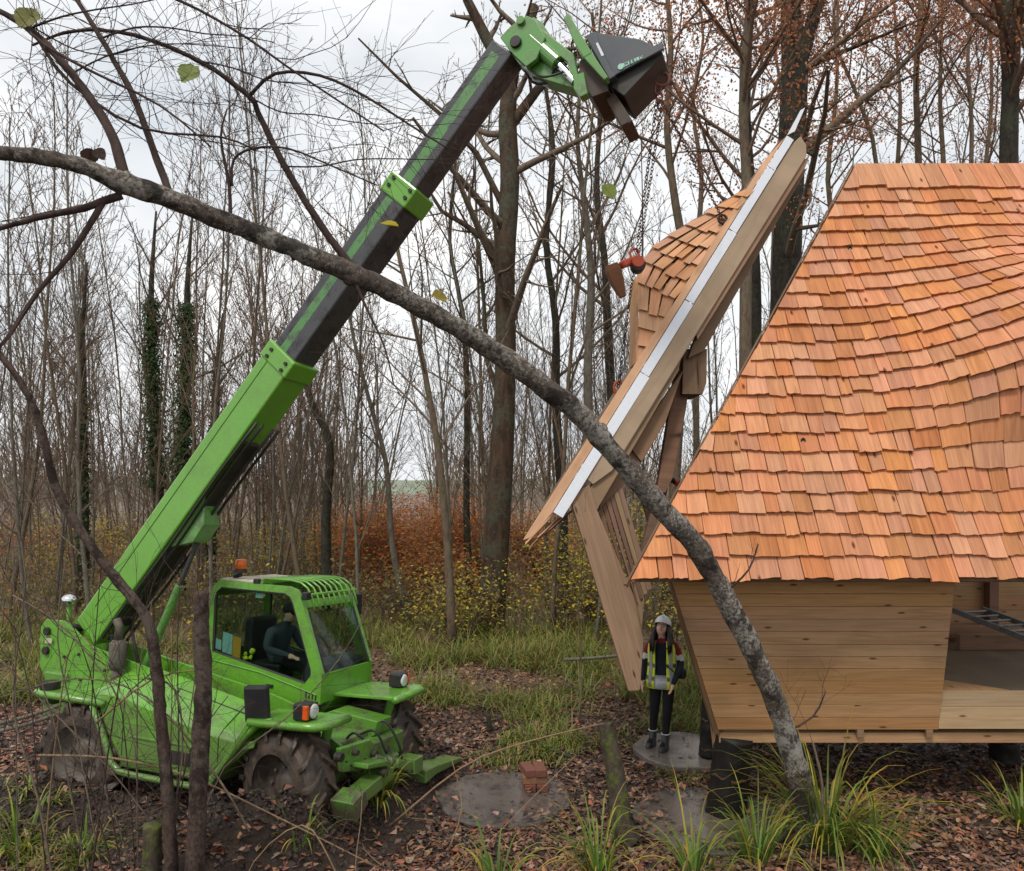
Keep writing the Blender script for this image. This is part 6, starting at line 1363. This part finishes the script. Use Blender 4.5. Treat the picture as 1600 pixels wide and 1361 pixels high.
BR = [([(610, 1290, 7.6), (720, 1200, 7.4), (820, 1240 - 80, 7.4), (945, 1130, 7.5)], 4, 'pale dead stem slanting over the brick pad to the stump'), ([(880, 1031, 13.6), (930, 1028, 13.6), (970, 1024, 13.6)], 6, 'fallen pale branch lying in the grass left of the hanging leg'),
      ([(840, 1165, 10.2), (880, 1178, 10.0), (905, 1188, 9.9)], 9, 'dark fallen log end behind the brick stack'), ([(0, 1130, 8.6), (40, 1120, 8.7), (95, 1102, 8.8)], 7, 'upper grey pole lying behind the rear wheel'), ([(0, 1142, 8.5), (45, 1131, 8.6), (100, 1112, 8.7)], 7, 'lower grey pole lying behind the rear wheel'),
      ([(60, 1180, 6.6), (180, 1185, 6.6), (300, 1215, 6.6), (420, 1270, 6.7), (600, 1360, 6.8)], 4, 'long pale bramble cane arching in front of both wheels'), ([(180, 1480, 6.3), (120, 1150, 6.4), (90, 1000, 6.4), (105, 860, 6.4)], 3, 'dark upright twig in front of the rear wheel'), ([(390, 1300, 6.5), (330, 1200, 6.6), (230, 1090, 6.6), (120, 1060, 6.6), (0, 1090, 6.6)], 4, 'bramble cane hooping in front of the bonnet'),
      ([(0, 1030, 6.5), (90, 1120, 6.5), (170, 1200, 6.5), (240, 1290, 6.5)], 3, 'thin cane slanting down across the rear wheel'), ([(150, 1130, 6.4), (240, 1060, 6.4), (340, 1045, 6.4)], 4, 'dead cane resting over the bonnet'), ([(300, 1330, 6.6), (350, 1200, 6.9), (450, 1120, 7.0), (530, 1030, 7.0), (575, 950, 7.0)], 3, 'thin whip rising in front of the cab windscreen'),
      ([(905, 1130, 8.8), (908, 1040, 8.8), (904, 960, 8.8), (910, 880, 8.8)], 3, 'thin dark whip standing left of the hanging leg'), ([(700, 1330, 7.3), (722, 1260, 7.4), (705, 1185, 7.5)], 3, 'reddish dead stalk in front of the stabiliser foot'), ([(740, 1470, 6.8), (700, 1400, 6.8), (780, 1300, 7.0), (900, 1180, 7.2)], 2, 'thin straw stalk leaning over the litter'), ([(100, 1480, 6.2), (60, 1250, 6.2), (20, 1100, 6.3), (40, 900, 6.3), (10, 760, 6.3)], 4, 'dark bramble stem along the left edge'), ([(1280, 1300, 7.5), (1285, 1230, 7.5), (1270, 1160, 7.5)], 6, 'dead side shoot beside the foot of the leaning tree'),
      ([(20, 930, 6.4), (110, 990, 6.4), (200, 1120, 6.4), (215, 1250, 6.4)], 3, 'thin dark twig bent over the rear fender'), ([(230, 1060, 6.3), (275, 1080, 6.3), (285, 1180, 6.3), (270, 1280, 6.3)], 4, 'dark hanging twig between the two near stems')]
for i, (pp, w_, lab) in enumerate(BR):
    P = [at(*p) for p in pp]; root = empty('dead_branch' if i in (1, 2, 3, 4) else 'bramble_cane', P[0]); tag(root, lab, 'branch')
    limb(root, pp, w_, w_ * (.85 if i in (1, 2, 3, 4) else .5), 'stem', 'bark_grey' if i in (1, 3, 4) else ('dead_stem' if i in (0, 5, 9, 12, 13) else ('bark_dark' if i == 2 else 'twig')), 700 + i, (5, 3), 6, .22, 1, 2, .0018, tw=i not in (0, 1, 2, 3, 4, 12, 13, 5))

rng = random.Random(67)
for i in range(22):
    x0 = rng.uniform(-30, 330) if i < 17 else rng.uniform(380, 620); d = rng.uniform(6.2, 6.9); top_ = rng.uniform(840, 1150) if i < 17 else rng.uniform(1230, 1290); lean_ = rng.uniform(-160, 160); b_ = 1420
    if i % 3 == 0: pp = [(x0, b_, d), (x0 + lean_ * .3, lerp(b_, top_, .6), d), (x0 + lean_ * .7, top_, d), (x0 + lean_ * 1.4, top_ + rng.uniform(20, 90), d), (x0 + lean_ * 1.9, top_ + rng.uniform(120, 240), d)]
    else: pp = [(x0, b_, d), (x0 + lean_ * .25 + rng.uniform(-14, 14), lerp(b_, top_, .4), d), (x0 + lean_ * .6 + rng.uniform(-14, 14), lerp(b_, top_, .75), d), (x0 + lean_, top_, d)]
    root = empty('bramble_cane', at(*pp[0])); tag(root, 'thin leafless bramble tangled in front of the machine', 'branch', 'brambles tangled in front of the machine')
    limb(root, pp, rng.uniform(2.2, 3.6), 1.3, 'stem', rng.choice(('twig_dark', 'twig_dark', 'twig', 'dead_stem')), 760 + i, (2, 2), 5, .2)

# ------------------------------------------------------------------ sedge clumps and grass
def blade(mb, p, d, ln, wd, droop, cols, rng, seg=6, grav=1.0):
    d = Vector(d).normalized(); pts = [Vector(p)]; st = ln / seg
    for i in range(seg):
        d = (d + Vector((d.x, d.y, 0)) * .05 + Vector((0, 0, -droop * (i + 1) / seg * grav))).normalized(); pts.append(pts[-1] + d * st)
    hz = Vector((d.x, d.y, 0)); sv = Vector((0, 0, 1)).cross(hz).normalized() if hz.length > .01 else Vector((1, 0, 0))
    v0 = len(mb.v); c0, c1 = cols
    for i, q in enumerate(pts):
        t = i / seg; w_ = wd * (1 - t ** 2.2) * .5 + .0006; c = mixcol(c0, c1, t ** 2); mb.v += [tuple(q - sv * w_), tuple(q + sv * w_)]; mb.c += [c, c]
        if i: a = v0 + 2 * (i - 1); mb.f.append((a, a + 1, a + 3, a + 2))
GRN = [(.085, .16, .022), (.12, .21, .03), (.065, .12, .02), (.16, .22, .04)]
TIP = [(.13, .20, .03), (.40, .32, .05), (.20, .25, .05), (.34, .22, .06)]
def sedge(px_, py_, n, ln, label, seed, spread=.14):
    d = F * H / (py_ - 750); rng = random.Random(seed); x = (px_ - 800) / F * d; b = Vector((x, d, gh(x, d) - .02)); mb = MB()
    for i in range(n):
        a = rng.uniform(0, 6.28); e = rng.uniform(.15, 1.0); o_ = Vector((math.cos(a), math.sin(a), 0)); yl = rng.random() < .16
        c0 = jit(rng.choice(GRN), .25, rng); c1 = jit(rng.choice(TIP), .25, rng)
        if yl: c0, c1 = (.42, .33, .05), (.45, .28, .06)
        blade(mb, o_ * rng.uniform(0, spread), o_ * e * .75 + Vector((0, 0, 1)), ln * rng.uniform(.5, 1.15), rng.uniform(.013, .025), rng.uniform(.15, .75), (c0, c1), rng, 8)
    root = empty('sedge_clump', b); tag(root, label, 'plant'); o = mb.build('leaves', 'grass_blade', root)
for i, s_ in enumerate(((1292, 1330, 100, 1.12, 'large arching sedge clump at the foot of the leaning tree'), (1185, 1352, 40, .75, 'sedge clump left of the leaning tree foot'), (1370, 1350, 30, .7, 'sedge clump right of the leaning tree foot'), (592, 1290, 34, .55, 'sedge tuft beside the stabiliser foot'), (775, 1384, 18, .62, 'sedge tuft at the bottom edge below the brick pad'),
      (935, 1372, 34, .7, 'sedge clump at the bottom edge left of the mossy stump'), (1085, 1375, 30, .7, 'sedge clump at the bottom edge below the stilt pad'), (30, 1340, 34, .5, 'grass tuft in the bottom left corner'), (130, 1348, 26, .42, 'grass tuft near the bottom left corner, beside the short stump'), (470, 1372, 16, .36, 'grass tuft at the bottom edge below the front wheel'), (1598, 1290, 40, .6, 'flattened grass tuft at the right edge under the hut'))):
    sedge(s_[0], s_[1], int(s_[2] * 1.7), s_[3] * 1.22, s_[4], 800 + i, .18)
rng = random.Random(91); gr = MB(); GB = GRN + [(.20, .20, .06), (.26, .22, .08)]
def put_grass(n, d0, d1, x0, x1, ln, dens):
    for i in range(n):
        d = lerp(d0, d1, rng.random()); px_ = rng.uniform(x0, x1); x = (px_ - 800) / F * d; q = noise.noise(Vector((x * .55, d * .55, 7)))
        if q < dens + rng.gauss(0, .1): continue
        if any(math.hypot(x - a, d - b) < r + .05 for a, b, r in PADS): continue
        m_ = TI @ Vector((x, d, 0))
        if -2.9 < m_.x < 2.9 and -1.6 < m_.y < 1.5: continue
        z = gh(x, d) - .01
        cx_, cy_ = x, d
        for k in range(rng.randrange(9, 20)):
            a = rng.uniform(0, 6.28); e = rng.uniform(.2, 1.1); yl = rng.random() < .18; c0 = jit(rng.choice(GB), .3, rng); c1 = jit(rng.choice(TIP), .3, rng)
            if yl: c0 = c1 = (.30, .23, .09)
            blade(gr, (cx_ + rng.gauss(0, .07), cy_ + rng.gauss(0, .07), z), (math.cos(a) * e, math.sin(a) * e, 1), ln * rng.uniform(.5, 1.3), rng.uniform(.010, .018), rng.uniform(.3, 1.0), (c0, c1), rng, 4)
put_grass(3600, 12.6, 18.8, -20, 1250, .70, .08)
put_grass(1100, 10.4, 12.8, 560, 1250, .38, .16)
put_grass(620, 8.6, 10.6, 640, 1120, .25, .14)
put_grass(700, 18.5, 26, -20, 1300, .7, -.1)
put_grass(260, 6.9, 8.2, -10, 560, .22, .2)
tag(gr.build('grass', 'grass_blade'), 'rough green grass and sedge across the clearing', 'grass', kind='stuff')

# ------------------------------------------------------------------ leaf litter and mud clods
rng = random.Random(92); lt = MB(); LIT = [(.20, .10, .065), (.12, .06, .04), (.17, .078, .048), (.09, .05, .036), (.22, .105, .062), (.15, .095, .07), (.06, .036, .028), (.28, .16, .10)]
for i in range(60000):
    d = 6.6 + 10.5 * rng.random() ** 1.2; px_ = rng.uniform(-60, 1660); x = (px_ - 800) / F * d; pd = False
    for a, b, r in PADS:
        q = math.hypot(x - a, d - b)
        if q < r and rng.random() < (.97 if a > 2.2 else 1.0 - .42 * (q / r) ** 3): pd = True
    if pd: continue
    m_ = TI @ Vector((x, d, 0))
    if -2.6 < m_.x < 2.6 and -1.9 < m_.y < 1.4 and rng.random() < .75: continue
    if m_.x < 1 and m_.y < -.9 and rng.random() < .5: continue
    inpad = any(math.hypot(x - a, d - b) < r for a, b, r in PADS)
    z = (.04 if inpad else gh(x, d)) + rng.uniform(.004, .022); n_ = Vector((rng.gauss(0, .35), rng.gauss(0, .35), 1)).normalized()
    big = rng.random() < .05; leafquad(lt, Vector((x, d, z)), .075 if not big else .11, rng, jit(rng.choice(LIT) if not big else rng.choice(((.30, .15, .08), (.33, .22, .15), (.28, .10, .05))), .3, rng), n_)
tag(lt.build('leaf_litter', 'litter'), 'brown fallen leaves covering the muddy ground', 'leaf litter', kind='stuff')
rng = random.Random(93); cl = MB(); ico = [(0, 0, 1), (.9, 0, .3), (.28, .85, .3), (-.72, .53, .3), (-.72, -.53, .3), (.28, -.85, .3), (.6, .4, -.5), (-.6, .4, -.5), (0, -.7, -.5)]
icf = [(0, 1, 2), (0, 2, 3), (0, 3, 4), (0, 4, 5), (0, 5, 1), (1, 6, 2), (2, 6, 7), (2, 7, 3), (3, 7, 4), (4, 7, 8), (4, 8, 5), (5, 8, 1), (1, 8, 6), (6, 8, 7)]
for i in range(5200):
    mx_, my_, r_, h_ = MOUNDS[rng.randrange(len(MOUNDS))] if rng.random() < .6 else (rng.uniform(-6, 1), rng.uniform(6.9, 9.5), .5, 0)
    x, y = rng.gauss(mx_, r_ * .7), rng.gauss(my_, r_ * .7)
    if any(math.hypot(x - a, y - b) < r for a, b, r in PADS): continue
    s_ = rng.uniform(.008, .04) * (1.5 if rng.random() < .1 else 1); Mx = Euler((rng.uniform(0, 6), rng.uniform(0, 6), 0)).to_matrix(); z = gh(x, y)
    cl.add([Mx @ (Vector(p) * s_ * rng.uniform(.7, 1.2)) + Vector((x, y, z)) for p in ico], icf)
tag(cl.build('mud_clods', 'mud'), 'dark wet clods of churned mud around the wheels', 'mud', kind='stuff')
# dry fallen twigs lying about the litter
rng = random.Random(94); tw_ = MB()
for i in range(420):
    d = 6.9 + 7 * rng.random(); px_ = rng.uniform(0, 1600); x = (px_ - 800) / F * d
    if any(math.hypot(x - a, d - b) < r for a, b, r in PADS): continue
    a = rng.uniform(0, 6.28); p = Vector((x, d, gh(x, d) + .02)); q = [p]; ln = rng.uniform(.12, .5)
    for k in range(3): a += rng.gauss(0, .25); n_ = q[-1] + Vector((math.cos(a), math.sin(a), 0)) * ln / 3; n_.z = gh(n_.x, n_.y) + .02 + rng.uniform(0, .02); q.append(n_)
    tw_.tube(q, [.006, .005, .004, .002], 4, False)
tag(tw_.build('fallen_twigs', 'dead_stem'), 'small dry twigs strewn over the leaf litter', 'twigs', kind='stuff')
